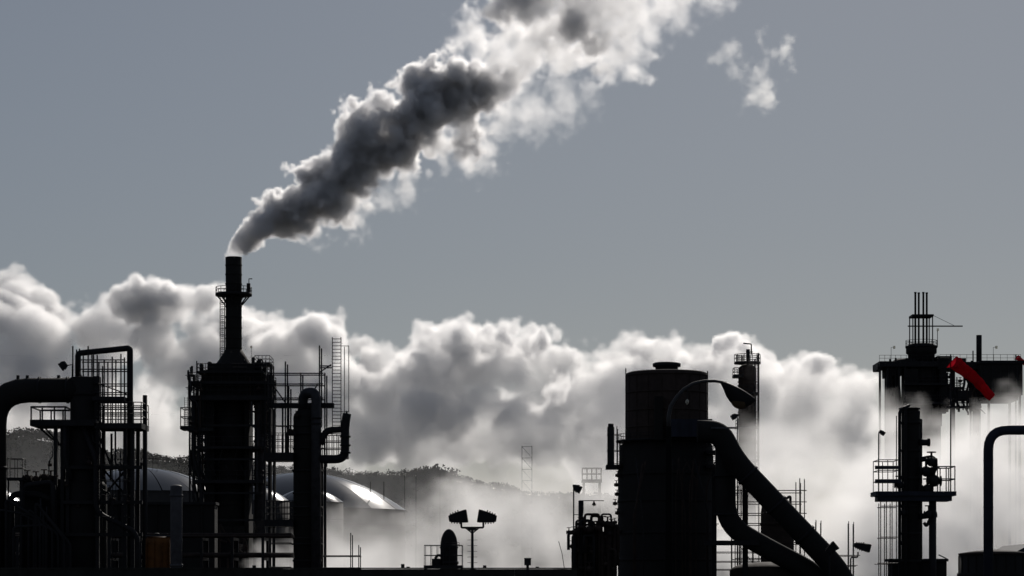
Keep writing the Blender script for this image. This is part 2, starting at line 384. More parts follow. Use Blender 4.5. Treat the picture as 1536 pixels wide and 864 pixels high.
# ------------------------------------------------------------------ storage tanks behind the plant
def dome_tank(px, yedge, half, rise, d, label, panels=16):
    t = Thing('storage_tank', px, d, label, 'tank', 'domed storage tanks')
    c = t.p(px, yedge); R_ = t.m(half); rise = t.m(rise)
    sh = t.part('tank_shell', MB().lathe((c.x, c.y), [(R_, -.05), (R_, c.z-.02)], 64), 'tankside')
    for k in range(5): z = c.z*(k+1)/6; t.part('shell_seam', MB().lathe((c.x, c.y), [(R_-.02, z-.07), (R_+.06, z-.07), (R_+.06, z+.07), (R_-.02, z+.07)], 64, False), 'tankside', sh)
    ns = 10; rf = None
    for g in range(panels):     # the roof is laid of gores, each lapping a little over its neighbour
        mb = MB(); a0 = 2*math.pi*g/panels; a1 = 2*math.pi*(g+1)/panels-.012; st = 5
        for i in range(ns+1):
            q = i/ns; r = max(R_*1.01*(1-q), .3); z = c.z+rise*(1-(1-q)**2)+(.05 if g % 2 else 0)
            for j in range(st+1): a = a0+(a1-a0)*j/st; mb.v.append((c.x+r*math.cos(a), c.y+r*math.sin(a), z))
        for i in range(ns):
            for j in range(st): b = i*(st+1)+j; mb.f.append((b,b+1,b+st+2,b+st+1)); mb.sm.append(True)
        t.part('roof_gore', mb, 'tank')
    t.part('vent_cap', MB().lathe((c.x, c.y), [(.4, c.z+rise-.1), (.4, c.z+rise+.7), (.7, c.z+rise+.7), (.5, c.z+rise+1.1), (.05, c.z+rise+1.2)], 12), 'galv')
    return t
tB = dome_tank(452, 766, 156, 57, 640, 'wide silver storage tank with shining domed roof before the wooded hill')
dome_tank(462, 754, 53, 21, 560, 'small silver domed tank behind the gooseneck column')
dome_tank(372, 752, 62, 24, 545, 'silver domed tank behind the furnace under the smoking chimney')
tC = dome_tank(212, 740, 122, 38, 520, 'silver domed tank behind the orange tank and grey post')
dome_tank(-30, 752, 62, 28, 420, 'silver domed tank half hidden behind the big elbow duct')
for x in (560, 580): tB.part('roof_post', MB().tube([tB.p(x, 752, -14), tB.p(x, 726, -14)], .12, 5), 'steel')
tC.railing([190+k*8 for k in range(7)], 702, 688, -tC.m(8), .7)

# ------------------------------------------------------------------ thin masts in the steam
def mast(px, ytop, d, label, w=.9, cross=()):
    t = Thing('mast', px, d, label, 'mast', 'thin masts by the hill'); 
    top = t.p(px, ytop); r = t.m(w)*.6
    t.part('mast_pole', MB().tube([(top.x, d, -.05), (top.x, d, top.z)], [r*1.6, r*.8], 8), 'steel')
    t.part('mast_cap', MB().tube([(top.x, d, top.z-.02), (top.x, d, top.z+r*4)], [r*1.1, r*.3], 8), 'steel')
    for (y, hw) in cross: a = t.p(px-hw, y); b = t.p(px+hw, y); t.part('crossarm', MB().tube([a, b], r*.8, 6), 'steel')
for x, y, l in ((607,710,'thin dark mast beside the rim of the wide silver dome'),(624,712,'second thin mast from the wide silver dome'),(660,712,'third thin mast from the wide silver dome'),(675,714,'fourth thin mast from the silver dome, against the wooded ridge end')): mast(x, y, 700, l)
t = Thing('lattice_mast', 790, 520, 'faint lattice mast almost lost in the steam cloud', 'mast')
for x in (783, 798): t.down(x-.3, x+.3, 668, 0, .2, 'steel', 'mast_leg'); t.down(x-.3, x+.3, 668, 2.6, 2.8, 'steel', 'mast_leg')
for k in range(10): y = 670+k*17; t.bar((783,y,-.05), (798,y,-.05), .45, name='mast_rung'); t.bar((783,y,-.1), (798,y+17,-.1), .35, name='mast_brace')
t = Thing('steam_platform', 888, 412, 'small railed platform fading into the steam beside the brown silo', 'platform')
t.deck(873, 903, 719, 723, 0, 3, rail=702, posts=5)
for x in (876, 900): t.down(x-1.5, x+1.5, 723, .2, .6, name='leg'); t.down(x-1.5, x+1.5, 723, 2.4, 2.8, name='leg')

# ------------------------------------------------------------------ long low wall in front, and what stands by it
t = Thing('perimeter_wall', 430, 150, 'long low dark concrete wall before the plant', 'wall')
x = -40
while x < 866:
    x1 = min(x+58, 866); t.down(x, x1-.06, 853.5+rt.uniform(-.4,.4), 0, .3, 'concrete', 'wall_panel'); x = x1
t.block(-40, 866, 851.5, 853.2, -.06, .36, 'concrete', 'coping')
for (x, ht) in ((381,848),(604,846),(612,850),(727,848),(806,850)):
    t.block(x-2.5, x+2.5, ht, 851.4, .02, .28, 'steel', 'wall_stub')
t = Thing('meter_box', 791, 149, 'small square box on a post standing over the low wall', 'box')
t.block(786.5, 796.5, 838, 848, 0, .3, 'panel', 'box_housing'); t.block(786, 797, 837, 838, -.05, .35, 'steel', 'box_lid'); t.down(789.5, 793.5, 848, .1, .25, name='post')
t = Thing('whip_antenna', 843, 151, 'thin leaning whip antenna behind the low wall', 'antenna')
t.pipe([(848,862,0),(843,830,0),(838,812,0)], .5, name='whip', n=6); t.down(846.5, 850, 858, -.05, .08, name='base')

t = Thing('capsule_vessel', 673, 170, 'small round-topped vessel with railed cage beside the twin floodlights', 'vessel')
v = t.vessel(673, 13, 793, None, .8, 26, 'shell'); t.vessel(673, 14.2, 820, 822, .8, 0, 'steel', 'flange_ring', 20); t.vessel(673, 14.5, 842, 846, .8, 0, 'steel', 'flange_ring', 20)
t.deck(636, 694, 848, 852, -.6, 2.2, rail=818, posts=7, w=.8)
t.block(648, 660, 838, 848, .3, 1.2, 'steel', 'pump_housing'); t.pipe([(652,838,.6),(656,832,.6),(662,834,.6)], 2, bend=4)
for x in (638, 692): t.down(x-1.5, x+1.5, 852, -.4, 0, name='leg'); t.down(x-1.5, x+1.5, 852, 1.8, 2.1, name='leg')
t.railing([664+k*5 for k in range(6)], 820, 814, -.3, .6)

t = Thing('floodlight_pole', 709, 158, 'floodlight pole with two big lamp heads above the low wall', 'floodlight')
t.part('pole', MB().tube([t.p(708.5, 900), t.p(708.5, 790)], [t.m(2.6), t.m(1.9)], 10), 'steel')
t.pipe([(692,781,0),(692,791.5,0),(725,791.5,0),(725,781,0)], 1.5, bend=2, name='crossarm')
for sx in (-1, 1): t.pipe([(708.5,800,0),(708.5+sx*10,792,0)], 1.0, name='brace')
t.flood(687, 776, 28, 19, 9, 0, 1); t.flood(731, 776, 28, 19, 9, 0, -1)
t.block(702, 715, 793, 796, -.12, .12, name='clamp')
for k in range(5): y = 810+k*8.5; t.bar((701,y,-.02), (716,y,-.02), .5, name='step_peg')

# ------------------------------------------------------------------ left: duct structure
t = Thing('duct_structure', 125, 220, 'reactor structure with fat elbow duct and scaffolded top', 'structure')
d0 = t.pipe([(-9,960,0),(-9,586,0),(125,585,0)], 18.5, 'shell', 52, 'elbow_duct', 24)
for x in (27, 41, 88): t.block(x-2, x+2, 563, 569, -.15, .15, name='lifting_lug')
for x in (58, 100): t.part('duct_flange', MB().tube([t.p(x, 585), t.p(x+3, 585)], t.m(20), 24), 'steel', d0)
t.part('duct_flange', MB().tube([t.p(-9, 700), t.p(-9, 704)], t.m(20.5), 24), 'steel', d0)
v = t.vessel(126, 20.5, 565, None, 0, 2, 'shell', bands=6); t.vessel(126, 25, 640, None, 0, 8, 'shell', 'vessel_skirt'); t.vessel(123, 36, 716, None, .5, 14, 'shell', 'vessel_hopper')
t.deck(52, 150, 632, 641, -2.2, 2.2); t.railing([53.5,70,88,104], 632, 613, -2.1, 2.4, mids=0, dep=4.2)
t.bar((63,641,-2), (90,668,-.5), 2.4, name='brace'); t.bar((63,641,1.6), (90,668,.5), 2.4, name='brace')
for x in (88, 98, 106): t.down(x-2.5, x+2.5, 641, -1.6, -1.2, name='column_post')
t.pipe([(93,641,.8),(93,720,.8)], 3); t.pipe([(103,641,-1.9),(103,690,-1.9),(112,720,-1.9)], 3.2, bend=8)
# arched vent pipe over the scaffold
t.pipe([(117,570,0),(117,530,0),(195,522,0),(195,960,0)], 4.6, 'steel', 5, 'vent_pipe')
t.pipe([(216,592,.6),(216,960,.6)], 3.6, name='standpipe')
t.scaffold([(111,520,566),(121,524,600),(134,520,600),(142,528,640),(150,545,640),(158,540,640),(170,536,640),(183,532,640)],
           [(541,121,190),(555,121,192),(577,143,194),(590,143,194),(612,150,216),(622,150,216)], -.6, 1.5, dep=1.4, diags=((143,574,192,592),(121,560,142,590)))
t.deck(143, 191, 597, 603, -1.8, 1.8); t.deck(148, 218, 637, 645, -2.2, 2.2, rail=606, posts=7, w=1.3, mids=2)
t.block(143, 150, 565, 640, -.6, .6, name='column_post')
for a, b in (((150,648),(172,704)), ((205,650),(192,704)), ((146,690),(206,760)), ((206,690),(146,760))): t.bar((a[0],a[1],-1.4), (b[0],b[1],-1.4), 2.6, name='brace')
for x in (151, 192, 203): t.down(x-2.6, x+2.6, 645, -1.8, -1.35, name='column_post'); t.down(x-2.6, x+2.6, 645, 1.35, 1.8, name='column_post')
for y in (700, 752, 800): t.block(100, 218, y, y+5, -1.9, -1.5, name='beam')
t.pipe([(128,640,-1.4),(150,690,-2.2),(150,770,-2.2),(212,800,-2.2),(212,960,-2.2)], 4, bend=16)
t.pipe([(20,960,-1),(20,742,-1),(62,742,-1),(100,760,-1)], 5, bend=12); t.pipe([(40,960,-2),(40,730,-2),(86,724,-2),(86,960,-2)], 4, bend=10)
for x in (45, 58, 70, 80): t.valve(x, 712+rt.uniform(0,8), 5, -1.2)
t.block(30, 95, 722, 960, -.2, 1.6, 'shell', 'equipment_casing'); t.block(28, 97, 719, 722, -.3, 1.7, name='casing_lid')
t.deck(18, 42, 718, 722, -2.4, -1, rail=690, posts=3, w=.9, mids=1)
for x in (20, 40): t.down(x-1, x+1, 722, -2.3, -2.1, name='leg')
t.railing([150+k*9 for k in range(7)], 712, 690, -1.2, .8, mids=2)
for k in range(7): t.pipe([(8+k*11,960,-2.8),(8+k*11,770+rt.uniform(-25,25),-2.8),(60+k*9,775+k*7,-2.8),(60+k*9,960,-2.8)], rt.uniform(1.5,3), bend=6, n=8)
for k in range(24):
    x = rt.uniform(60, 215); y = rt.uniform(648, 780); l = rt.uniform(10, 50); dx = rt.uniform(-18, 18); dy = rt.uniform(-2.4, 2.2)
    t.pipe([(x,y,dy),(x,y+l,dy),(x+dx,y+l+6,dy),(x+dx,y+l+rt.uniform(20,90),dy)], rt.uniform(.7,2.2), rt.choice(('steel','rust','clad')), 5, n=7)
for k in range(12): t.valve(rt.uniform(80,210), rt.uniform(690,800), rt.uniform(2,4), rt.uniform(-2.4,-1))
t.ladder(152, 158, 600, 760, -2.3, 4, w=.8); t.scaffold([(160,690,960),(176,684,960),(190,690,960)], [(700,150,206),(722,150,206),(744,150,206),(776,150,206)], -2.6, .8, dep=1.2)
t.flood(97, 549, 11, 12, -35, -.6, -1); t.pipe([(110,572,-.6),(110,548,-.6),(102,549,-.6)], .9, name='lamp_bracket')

t = Thing('pipe_rack', 250, 262, 'low dark pipe rack crossing beneath the furnace', 'pipe rack')
for x in range(-20, 440, 46):
    for dy in (0, 5): t.down(x-2, x+2, 806, dy, dy+.35, name='post')
for y in (806, 836):
    for x in range(-20, 440, 46): t.block(x-1.8, x+1.8, y, y+4, .4, 4.95, name='crossbeam')
    for k in range(6): r = rt.uniform(1.5, 4.2); t.pipe([(-40,y-r-.2,.6+k*.8),(436,y-r-.2,.6+k*.8)], r, 'rust', n=12)
t = Thing('plant_building', 160, 300, 'low dark flat-roofed building behind the pipe rack', 'building')
t.down(22, 322, 757, 0, 3, 'shell', 'wall'); t.block(20, 324, 753, 757, -.3, 3.3, 'steel', 'roof')
for k in range(9): x = 30+k*34; t.down(x, x+2, 757.5, -.25, -.01, 'shell', 'wall_pilaster')
t = Thing('orange_tank', 238, 205, 'dull orange round-shouldered tank beside the pale grey post', 'tank')
mb = MB(); c0 = t.p(219, 0); c1 = t.p(255, 0); zt = t.p(0, 804).z; nsec = 20; hw = 1.15
prof = [(-hw, 0.0), (-hw, zt-.7)]+[(-hw+.7-.7*math.cos(a), zt-.7+.7*math.sin(a)) for a in [math.pi/2*k/5 for k in range(1, 6)]]; prof += [(-y_, z_) for (y_, z_) in reversed(prof)]
for x_ in (c0.x, c1.x): mb.v += [(x_, 205+1.2+y_, z_) for (y_, z_) in prof]
npf = len(prof); mb.f = [(k, k+npf, k+npf+1, k+1) for k in range(npf-1)]+[tuple(range(npf)), tuple(reversed(range(npf, 2*npf)))]; mb.sm = [True]*(npf-1)+[False]*2
t.part('tank_body', mb, 'orange'); t.block(217.5, 256.5, 802.8, 804.4, .3, 2.1, 'pale', 'roof_walk')
for x in (219.2, 231, 243, 254): t.down(x-.5, x+.5, 808, -.07, .05, 'orange', 'tank_strap')
t.vessel(232, 4, 799, 803.5, 1.2, 1, 'steel', 'manhole', 14)
t = Thing('vent_post', 265, 203, 'pale grey upright cylinder beside the orange tank', 'post')
t.vessel(264.5, 9, 727, None, 0, 3, 'pale', 'post_shell', 20); t.vessel(264.5, 10, 742, 745, 0, 0, 'pale', 'flange_ring', 20); t.vessel(264.5, 10, 846, 850, 0, 0, 'pale', 'flange_ring', 20)

# ------------------------------------------------------------------ furnace and its stack
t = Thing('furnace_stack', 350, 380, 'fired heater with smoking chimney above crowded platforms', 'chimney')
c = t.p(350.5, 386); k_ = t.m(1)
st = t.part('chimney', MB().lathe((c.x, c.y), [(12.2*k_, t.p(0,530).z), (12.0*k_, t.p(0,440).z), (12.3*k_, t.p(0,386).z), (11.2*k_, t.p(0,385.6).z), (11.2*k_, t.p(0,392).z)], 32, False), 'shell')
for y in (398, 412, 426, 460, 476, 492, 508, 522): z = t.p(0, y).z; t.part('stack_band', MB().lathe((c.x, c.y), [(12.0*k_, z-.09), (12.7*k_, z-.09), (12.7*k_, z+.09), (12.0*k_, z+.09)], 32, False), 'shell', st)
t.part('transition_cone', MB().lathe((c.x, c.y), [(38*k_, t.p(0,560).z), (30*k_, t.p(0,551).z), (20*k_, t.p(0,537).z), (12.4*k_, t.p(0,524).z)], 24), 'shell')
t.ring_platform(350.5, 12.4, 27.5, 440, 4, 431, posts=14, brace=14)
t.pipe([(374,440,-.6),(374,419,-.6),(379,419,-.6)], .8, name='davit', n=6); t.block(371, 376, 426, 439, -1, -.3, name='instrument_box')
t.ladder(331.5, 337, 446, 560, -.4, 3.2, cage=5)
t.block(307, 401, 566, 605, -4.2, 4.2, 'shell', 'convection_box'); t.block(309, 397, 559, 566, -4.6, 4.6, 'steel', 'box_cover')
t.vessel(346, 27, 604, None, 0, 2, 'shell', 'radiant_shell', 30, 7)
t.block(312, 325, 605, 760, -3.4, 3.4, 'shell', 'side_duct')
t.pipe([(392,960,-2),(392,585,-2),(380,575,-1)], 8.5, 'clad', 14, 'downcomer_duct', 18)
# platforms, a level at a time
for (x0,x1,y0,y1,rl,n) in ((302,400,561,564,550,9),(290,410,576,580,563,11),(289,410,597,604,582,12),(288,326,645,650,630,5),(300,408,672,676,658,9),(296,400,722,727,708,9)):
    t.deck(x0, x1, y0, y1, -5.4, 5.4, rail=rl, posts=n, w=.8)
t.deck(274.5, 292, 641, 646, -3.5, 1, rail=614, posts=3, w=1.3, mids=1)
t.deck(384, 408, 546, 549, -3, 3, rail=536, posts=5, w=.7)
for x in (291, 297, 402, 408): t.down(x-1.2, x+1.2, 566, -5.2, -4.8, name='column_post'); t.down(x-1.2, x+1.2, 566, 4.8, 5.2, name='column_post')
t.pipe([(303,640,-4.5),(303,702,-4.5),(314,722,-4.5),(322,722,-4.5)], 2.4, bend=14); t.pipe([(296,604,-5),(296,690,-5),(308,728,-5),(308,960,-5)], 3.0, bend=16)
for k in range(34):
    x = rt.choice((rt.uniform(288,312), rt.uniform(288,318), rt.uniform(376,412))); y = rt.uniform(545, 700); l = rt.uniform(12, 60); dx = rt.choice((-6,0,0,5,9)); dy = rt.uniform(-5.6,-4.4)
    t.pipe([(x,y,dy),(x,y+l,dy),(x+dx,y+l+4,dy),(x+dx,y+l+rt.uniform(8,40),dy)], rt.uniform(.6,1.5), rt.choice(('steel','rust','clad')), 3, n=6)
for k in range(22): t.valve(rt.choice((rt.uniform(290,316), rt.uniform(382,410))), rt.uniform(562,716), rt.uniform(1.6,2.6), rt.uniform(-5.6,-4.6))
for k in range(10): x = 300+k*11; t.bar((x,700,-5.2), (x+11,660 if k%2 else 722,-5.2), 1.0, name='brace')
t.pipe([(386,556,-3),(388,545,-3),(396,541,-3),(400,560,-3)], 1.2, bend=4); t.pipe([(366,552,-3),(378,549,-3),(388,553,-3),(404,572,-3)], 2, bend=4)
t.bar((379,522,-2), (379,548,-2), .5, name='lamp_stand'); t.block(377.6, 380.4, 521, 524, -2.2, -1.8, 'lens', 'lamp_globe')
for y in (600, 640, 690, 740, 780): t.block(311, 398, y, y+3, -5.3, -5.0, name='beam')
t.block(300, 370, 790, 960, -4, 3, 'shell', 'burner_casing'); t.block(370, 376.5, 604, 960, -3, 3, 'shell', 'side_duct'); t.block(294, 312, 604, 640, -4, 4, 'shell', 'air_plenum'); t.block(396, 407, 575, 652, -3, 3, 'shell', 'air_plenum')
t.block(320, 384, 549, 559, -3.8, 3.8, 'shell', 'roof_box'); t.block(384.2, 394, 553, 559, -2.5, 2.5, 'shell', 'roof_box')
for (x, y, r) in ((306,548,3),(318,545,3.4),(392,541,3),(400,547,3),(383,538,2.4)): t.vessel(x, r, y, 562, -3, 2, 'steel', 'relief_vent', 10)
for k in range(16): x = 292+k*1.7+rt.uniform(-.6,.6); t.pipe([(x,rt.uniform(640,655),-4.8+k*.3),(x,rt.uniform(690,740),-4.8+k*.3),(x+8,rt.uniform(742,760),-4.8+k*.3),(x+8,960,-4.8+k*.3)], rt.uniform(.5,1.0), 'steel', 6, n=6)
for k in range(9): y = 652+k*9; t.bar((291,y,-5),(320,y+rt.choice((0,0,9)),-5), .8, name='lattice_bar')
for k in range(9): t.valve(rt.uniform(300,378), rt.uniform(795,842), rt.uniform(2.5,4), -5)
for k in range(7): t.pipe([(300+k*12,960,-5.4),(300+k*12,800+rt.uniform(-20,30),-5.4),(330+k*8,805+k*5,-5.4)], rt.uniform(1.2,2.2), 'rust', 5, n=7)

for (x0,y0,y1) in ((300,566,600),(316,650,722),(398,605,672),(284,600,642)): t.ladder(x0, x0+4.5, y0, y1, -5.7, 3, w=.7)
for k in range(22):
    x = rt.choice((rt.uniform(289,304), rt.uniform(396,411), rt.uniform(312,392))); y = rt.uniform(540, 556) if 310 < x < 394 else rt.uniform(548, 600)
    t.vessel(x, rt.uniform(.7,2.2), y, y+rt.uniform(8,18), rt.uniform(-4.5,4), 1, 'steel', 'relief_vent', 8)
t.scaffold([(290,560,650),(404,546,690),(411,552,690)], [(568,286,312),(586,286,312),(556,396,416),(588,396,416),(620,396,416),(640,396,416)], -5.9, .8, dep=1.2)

# ------------------------------------------------------------------ gooseneck column with scaffold
t = Thing('gooseneck_column', 462, 300, 'tall column capped by a gooseneck pipe with caged ladder', 'column')
t.vessel(461, 21, 612, None, 0, 14, 'shell', 'column_shell', 26, 9)
t.pipe([(476,960,-1.9),(476,590,-1.9),(456,590,-.8),(454,618,-.2)], 7.4, 'clad', 15, 'gooseneck_pipe', 18)
for y in (650, 705, 760, 815): t.vessel(461, 23.5, y, y+2.4, 0, 0, 'steel', 'clamp_ring', 26)
for y in (628, 636): t.part('pipe_flange', MB().tube([t.p(476,y,-1.9), t.p(476,y+2.5,-1.9)], t.m(9), 18), 'steel')
t.valve(437, 648, 4, -1.4); t.pipe([(430,652,-1.4),(446,652,-1.4)], 3); t.valve(447, 625, 3.2, -1.6)
t.block(404, 501, 605, 612, -.7, .7, name='main_beam')
t.deck(399, 442, 680, 692, -2, 2, rail=651, posts=7, w=1.0, mids=2); t.deck(399, 442, 780, 790, -2, 2, rail=752, posts=6, w=1.0, mids=2)
for x in (403, 409): t.down(x-1.6, x+1.6, 612, 1.5, 1.9, name='column_post')
t.deck(484, 522, 684, 688, -1.6, 1.6, rail=652, posts=6, w=1.2, mids=2)
t.pipe([(482,690,-1.8),(519,690,-1.8),(519,640,-1.8),(522,622,-1.8)], 6.5, 'steel', 14, 'side_pipe', 14)
t.pipe([(482,668,-1.8),(490,647,-1.8),(524,645,-1.8)], 5, 'steel', 10, 'side_pipe', 12)
t.part('pipe_cone', MB().tube([t.p(521.5,640,-1.8), t.p(521.5,618,-1.8)], [t.m(5), t.m(1)], 10), 'steel')
for y in (655, 668, 679): t.part('pipe_flange', MB().tube([t.p(519.5,y,-1.8), t.p(519.5,y+2.6,-1.8)], t.m(8), 14), 'steel')
t.ladder(498, 511, 505, 648, .6, 5.2, w=1.3); t.deck(490, 514, 645, 648, .2, 1.4); 
t.scaffold([(516,519,640),(522.5,518,618)], [(518,511,523),(617,511,523)], .8, .8, dep=0)
t.scaffold([(408,546,612),(429,543,690),(434,580,690),(452,560,612),(480,519,640),(488,560,700),(403,560,612)], [(561,404,486),(577,404,486),(598,404,486),(550,480,498)], -.8, 1.5, dep=1.4, diags=((410,578,430,606),(478,576,466,598),(480,560,498,548)))
t.down(486, 490, 690, -.6, -.2, name='column_post'); t.down(479, 483, 690, 1.9, 2.2, name='column_post')
t.scaffold([(406,800,960),(412,798,960),(528,800,960),(540,818,960)], [(815,404,440),(833,404,440),(851,404,440),(834,482,543),(852,482,543)], -2.4, 1.1, dep=1.3)
t.pipe([(424,612,0),(424,690,0)], 1.4); t.pipe([(414,640,-1),(432,640,-1),(432,690,-1)], 1.2, bend=3)

# ------------------------------------------------------------------ valve stand beside the silo
t = Thing('valve_manifold', 890, 226, 'crowded valve manifold beside the brown silo', 'manifold')
for k in range(40):
    x = rt.uniform(858, 922); y = rt.uniform(786, 858)+max(0, 868-x)*.8; t.valve(x, y, rt.uniform(3, 5.5), rt.uniform(-2.6, .2))
for k in range(26):
    x = rt.uniform(854, 922); y = rt.uniform(770, 830)+max(0, 880-x)*.5; dy = rt.uniform(-2.4, .4); dx = rt.uniform(-22, 22)
    t.pipe([(x,960,dy),(x,y,dy),(min(max(x+dx,852),926),y,dy),(min(max(x+dx,852),926),y+rt.uniform(18,40),dy)], rt.uniform(1.4,3.0), rt.choice(('steel','rust')), 4, n=8)
t.block(866, 926, 806, 960, .4, 3, 'shell', 'equipment_casing')
for (x, y, r) in ((889,792,7),(912,786,7),(900,800,8),(874,806,7)): t.vessel(x, r, y, None, -.9, 5, 'rust', 'valve_bonnet', 14)
t.valve(853, 799, 3.4, -1); 
t = Thing('floodlight_pole', 862, 224, 'slim pole with one small floodlight beside the valve manifold', 'floodlight')
t.part('pole', MB().tube([t.p(860.5,960), t.p(860.5,730)], t.m(1.1), 8), 'steel'); t.flood(866, 733, 12, 11, -25, 0, 1); t.block(859, 863, 727, 731, -.1, .1, name='clamp'); t.bar((860.5,772,0),(871,772,0),.9, name='stay')
t = Thing('lamp_standard', 872, 228, 'stout post with thin arm holding a small hanging lamp', 'lamp')
t.part('pole', MB().tube([t.p(870,960), t.p(870,790), t.p(871.5,765), t.p(871.5,751)], [t.m(2.6), t.m(2.6), t.m(4), t.m(4)], 10), 'steel')
t.bar((869,751,0),(906,751,0),1.0, name='lamp_arm'); sh = t.part('lamp_shade', MB().lathe((t.p(891,0).x, t.d), [(t.m(3.4), t.p(0,757.5).z), (t.m(1.2), t.p(0,753.5).z), (t.m(.8), t.p(0,751).z)], 14), 'steel'); t.part('lamp_lens', MB().lathe((t.p(891,0).x, t.d), [(t.m(1.0), t.p(0,759).z), (t.m(2.6), t.p(0,757.6).z)], 14), 'lens', sh)

# ------------------------------------------------------------------ silo
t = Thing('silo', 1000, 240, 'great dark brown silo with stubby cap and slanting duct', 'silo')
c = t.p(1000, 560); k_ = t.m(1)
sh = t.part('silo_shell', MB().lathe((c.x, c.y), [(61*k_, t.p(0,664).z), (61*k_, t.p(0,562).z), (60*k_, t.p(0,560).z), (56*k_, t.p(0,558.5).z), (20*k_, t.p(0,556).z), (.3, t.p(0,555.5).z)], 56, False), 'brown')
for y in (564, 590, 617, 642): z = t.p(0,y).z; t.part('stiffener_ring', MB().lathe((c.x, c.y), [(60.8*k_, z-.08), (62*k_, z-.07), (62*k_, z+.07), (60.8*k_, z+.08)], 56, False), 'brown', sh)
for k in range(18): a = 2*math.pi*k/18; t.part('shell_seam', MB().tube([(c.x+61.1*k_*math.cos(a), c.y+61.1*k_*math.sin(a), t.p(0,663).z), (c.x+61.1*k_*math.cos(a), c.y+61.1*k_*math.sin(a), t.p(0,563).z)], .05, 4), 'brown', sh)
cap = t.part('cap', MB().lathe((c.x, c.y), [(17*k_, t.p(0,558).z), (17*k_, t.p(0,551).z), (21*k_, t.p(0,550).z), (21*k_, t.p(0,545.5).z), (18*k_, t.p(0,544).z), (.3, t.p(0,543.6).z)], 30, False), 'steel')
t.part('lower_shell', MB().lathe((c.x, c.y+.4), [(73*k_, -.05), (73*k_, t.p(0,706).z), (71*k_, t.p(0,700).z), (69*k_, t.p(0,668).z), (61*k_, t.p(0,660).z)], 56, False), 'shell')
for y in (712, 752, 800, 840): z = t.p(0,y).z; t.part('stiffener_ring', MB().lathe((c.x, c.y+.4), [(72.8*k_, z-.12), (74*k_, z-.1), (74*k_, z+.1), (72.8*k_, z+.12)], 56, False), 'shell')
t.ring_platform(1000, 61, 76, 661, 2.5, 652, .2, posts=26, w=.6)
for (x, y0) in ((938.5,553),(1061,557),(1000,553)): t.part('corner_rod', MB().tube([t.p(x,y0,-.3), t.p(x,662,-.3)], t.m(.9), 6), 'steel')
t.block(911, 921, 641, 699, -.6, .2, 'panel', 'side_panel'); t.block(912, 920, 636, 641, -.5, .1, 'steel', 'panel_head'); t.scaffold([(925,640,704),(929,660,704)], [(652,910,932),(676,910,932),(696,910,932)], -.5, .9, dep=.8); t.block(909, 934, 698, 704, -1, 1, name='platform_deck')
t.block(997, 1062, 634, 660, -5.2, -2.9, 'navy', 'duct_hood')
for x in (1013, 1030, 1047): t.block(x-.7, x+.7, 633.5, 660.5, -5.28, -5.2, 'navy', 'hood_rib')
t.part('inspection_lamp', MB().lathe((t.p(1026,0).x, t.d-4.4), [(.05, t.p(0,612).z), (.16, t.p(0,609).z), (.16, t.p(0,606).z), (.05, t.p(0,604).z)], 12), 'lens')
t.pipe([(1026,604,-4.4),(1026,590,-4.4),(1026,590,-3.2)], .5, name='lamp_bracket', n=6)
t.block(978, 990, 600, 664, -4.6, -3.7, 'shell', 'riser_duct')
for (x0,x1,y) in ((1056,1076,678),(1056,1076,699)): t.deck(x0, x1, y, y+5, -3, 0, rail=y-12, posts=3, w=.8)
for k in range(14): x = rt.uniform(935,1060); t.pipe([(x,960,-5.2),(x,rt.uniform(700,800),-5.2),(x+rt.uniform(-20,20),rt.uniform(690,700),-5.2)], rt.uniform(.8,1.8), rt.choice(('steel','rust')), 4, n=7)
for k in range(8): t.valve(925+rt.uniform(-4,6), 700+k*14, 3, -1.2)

t = Thing('slanting_duct', 1180, 232, 'fat slanting duct with elbow descending from the silo', 'duct')
t.pipe([(1044,649,-1.6),(1077,649,-1.6),(1100,693,-1.4),(1252,852,-1.0),(1272,890,-1.0),(1272,960,-1)], 17, 'shell', 34, 'upper_duct', 24)
t.pipe([(1089,668,.6),(1089,786,.6),(1150,822,.4),(1240,868,.2),(1262,960,.2)], 15.5, 'shell', 46, 'lower_duct', 24)
for f_ in (.12, .4, .68):
    a = t.p(1100,693,-1.4).lerp(t.p(1252,852,-1.0), f_); dq = (t.p(1252,852,-1.0)-t.p(1100,693,-1.4)).normalized(); t.part('duct_flange', MB().tube([a, a+dq*.25], t.m(18.8), 24), 'steel')
for y in (712, 770): t.part('duct_flange', MB().tube([t.p(1089,y,.6), t.p(1089,y+3,.6)], t.m(18.5), 24), 'steel')
t.block(1056, 1138, 811, 818, -.8, .8, name='support_beam')
t.down(1116, 1124, 716, 1.2, 1.7, name='support_post'); t.down(1070, 1077, 700, 1.5, 2.0, name='support_post')
t.block(1063, 1100, 643.5, 646, -2.9, -2.7, 'pale', 'nameplate_strip')
t.vessel(1160, 60, 842, None, 4, 14, 'rust', 'duct_receiver', 30)

t = Thing('lagged_vessel', 1166, 262, 'brown lagged dome vessel wrapped in scaffold poles behind the slanting duct', 'vessel')
t.vessel(1166, 25, 744, None, 0, 26, 'brown', 'vessel_shell', 26, 4)
t.pipe([(1176,750,-1),(1184,744,-1),(1184,760,-1)], 2, bend=4)
t.scaffold([(1104,730,960),(1113,730,960),(1140,740,960),(1196,719,960),(1203,720,960)], [(737,1100,1206),(754,1100,1206),(771,1100,1206),(786,1100,1206),(815,1100,1206),(838,1100,1206)], -2.2, 1.1, 'rust', dep=4.5)
t = Thing('scaffold_tower', 1092, 255, 'low scaffold tower between the silo and the slanting duct', 'scaffold')
t.scaffold([(1062,735,960),(1066,733,960),(1072,760,960),(1098,790,960),(1110,800,960),(1130,812,960)], [(758,1058,1078),(768,1058,1078),(786,1058,1078),(828,1052,1140),(842,1052,1140),(854,1052,1140)], 0, .9, 'rust', dep=2, diags=((1052,820,1070,850),(1110,820,1138,856)))
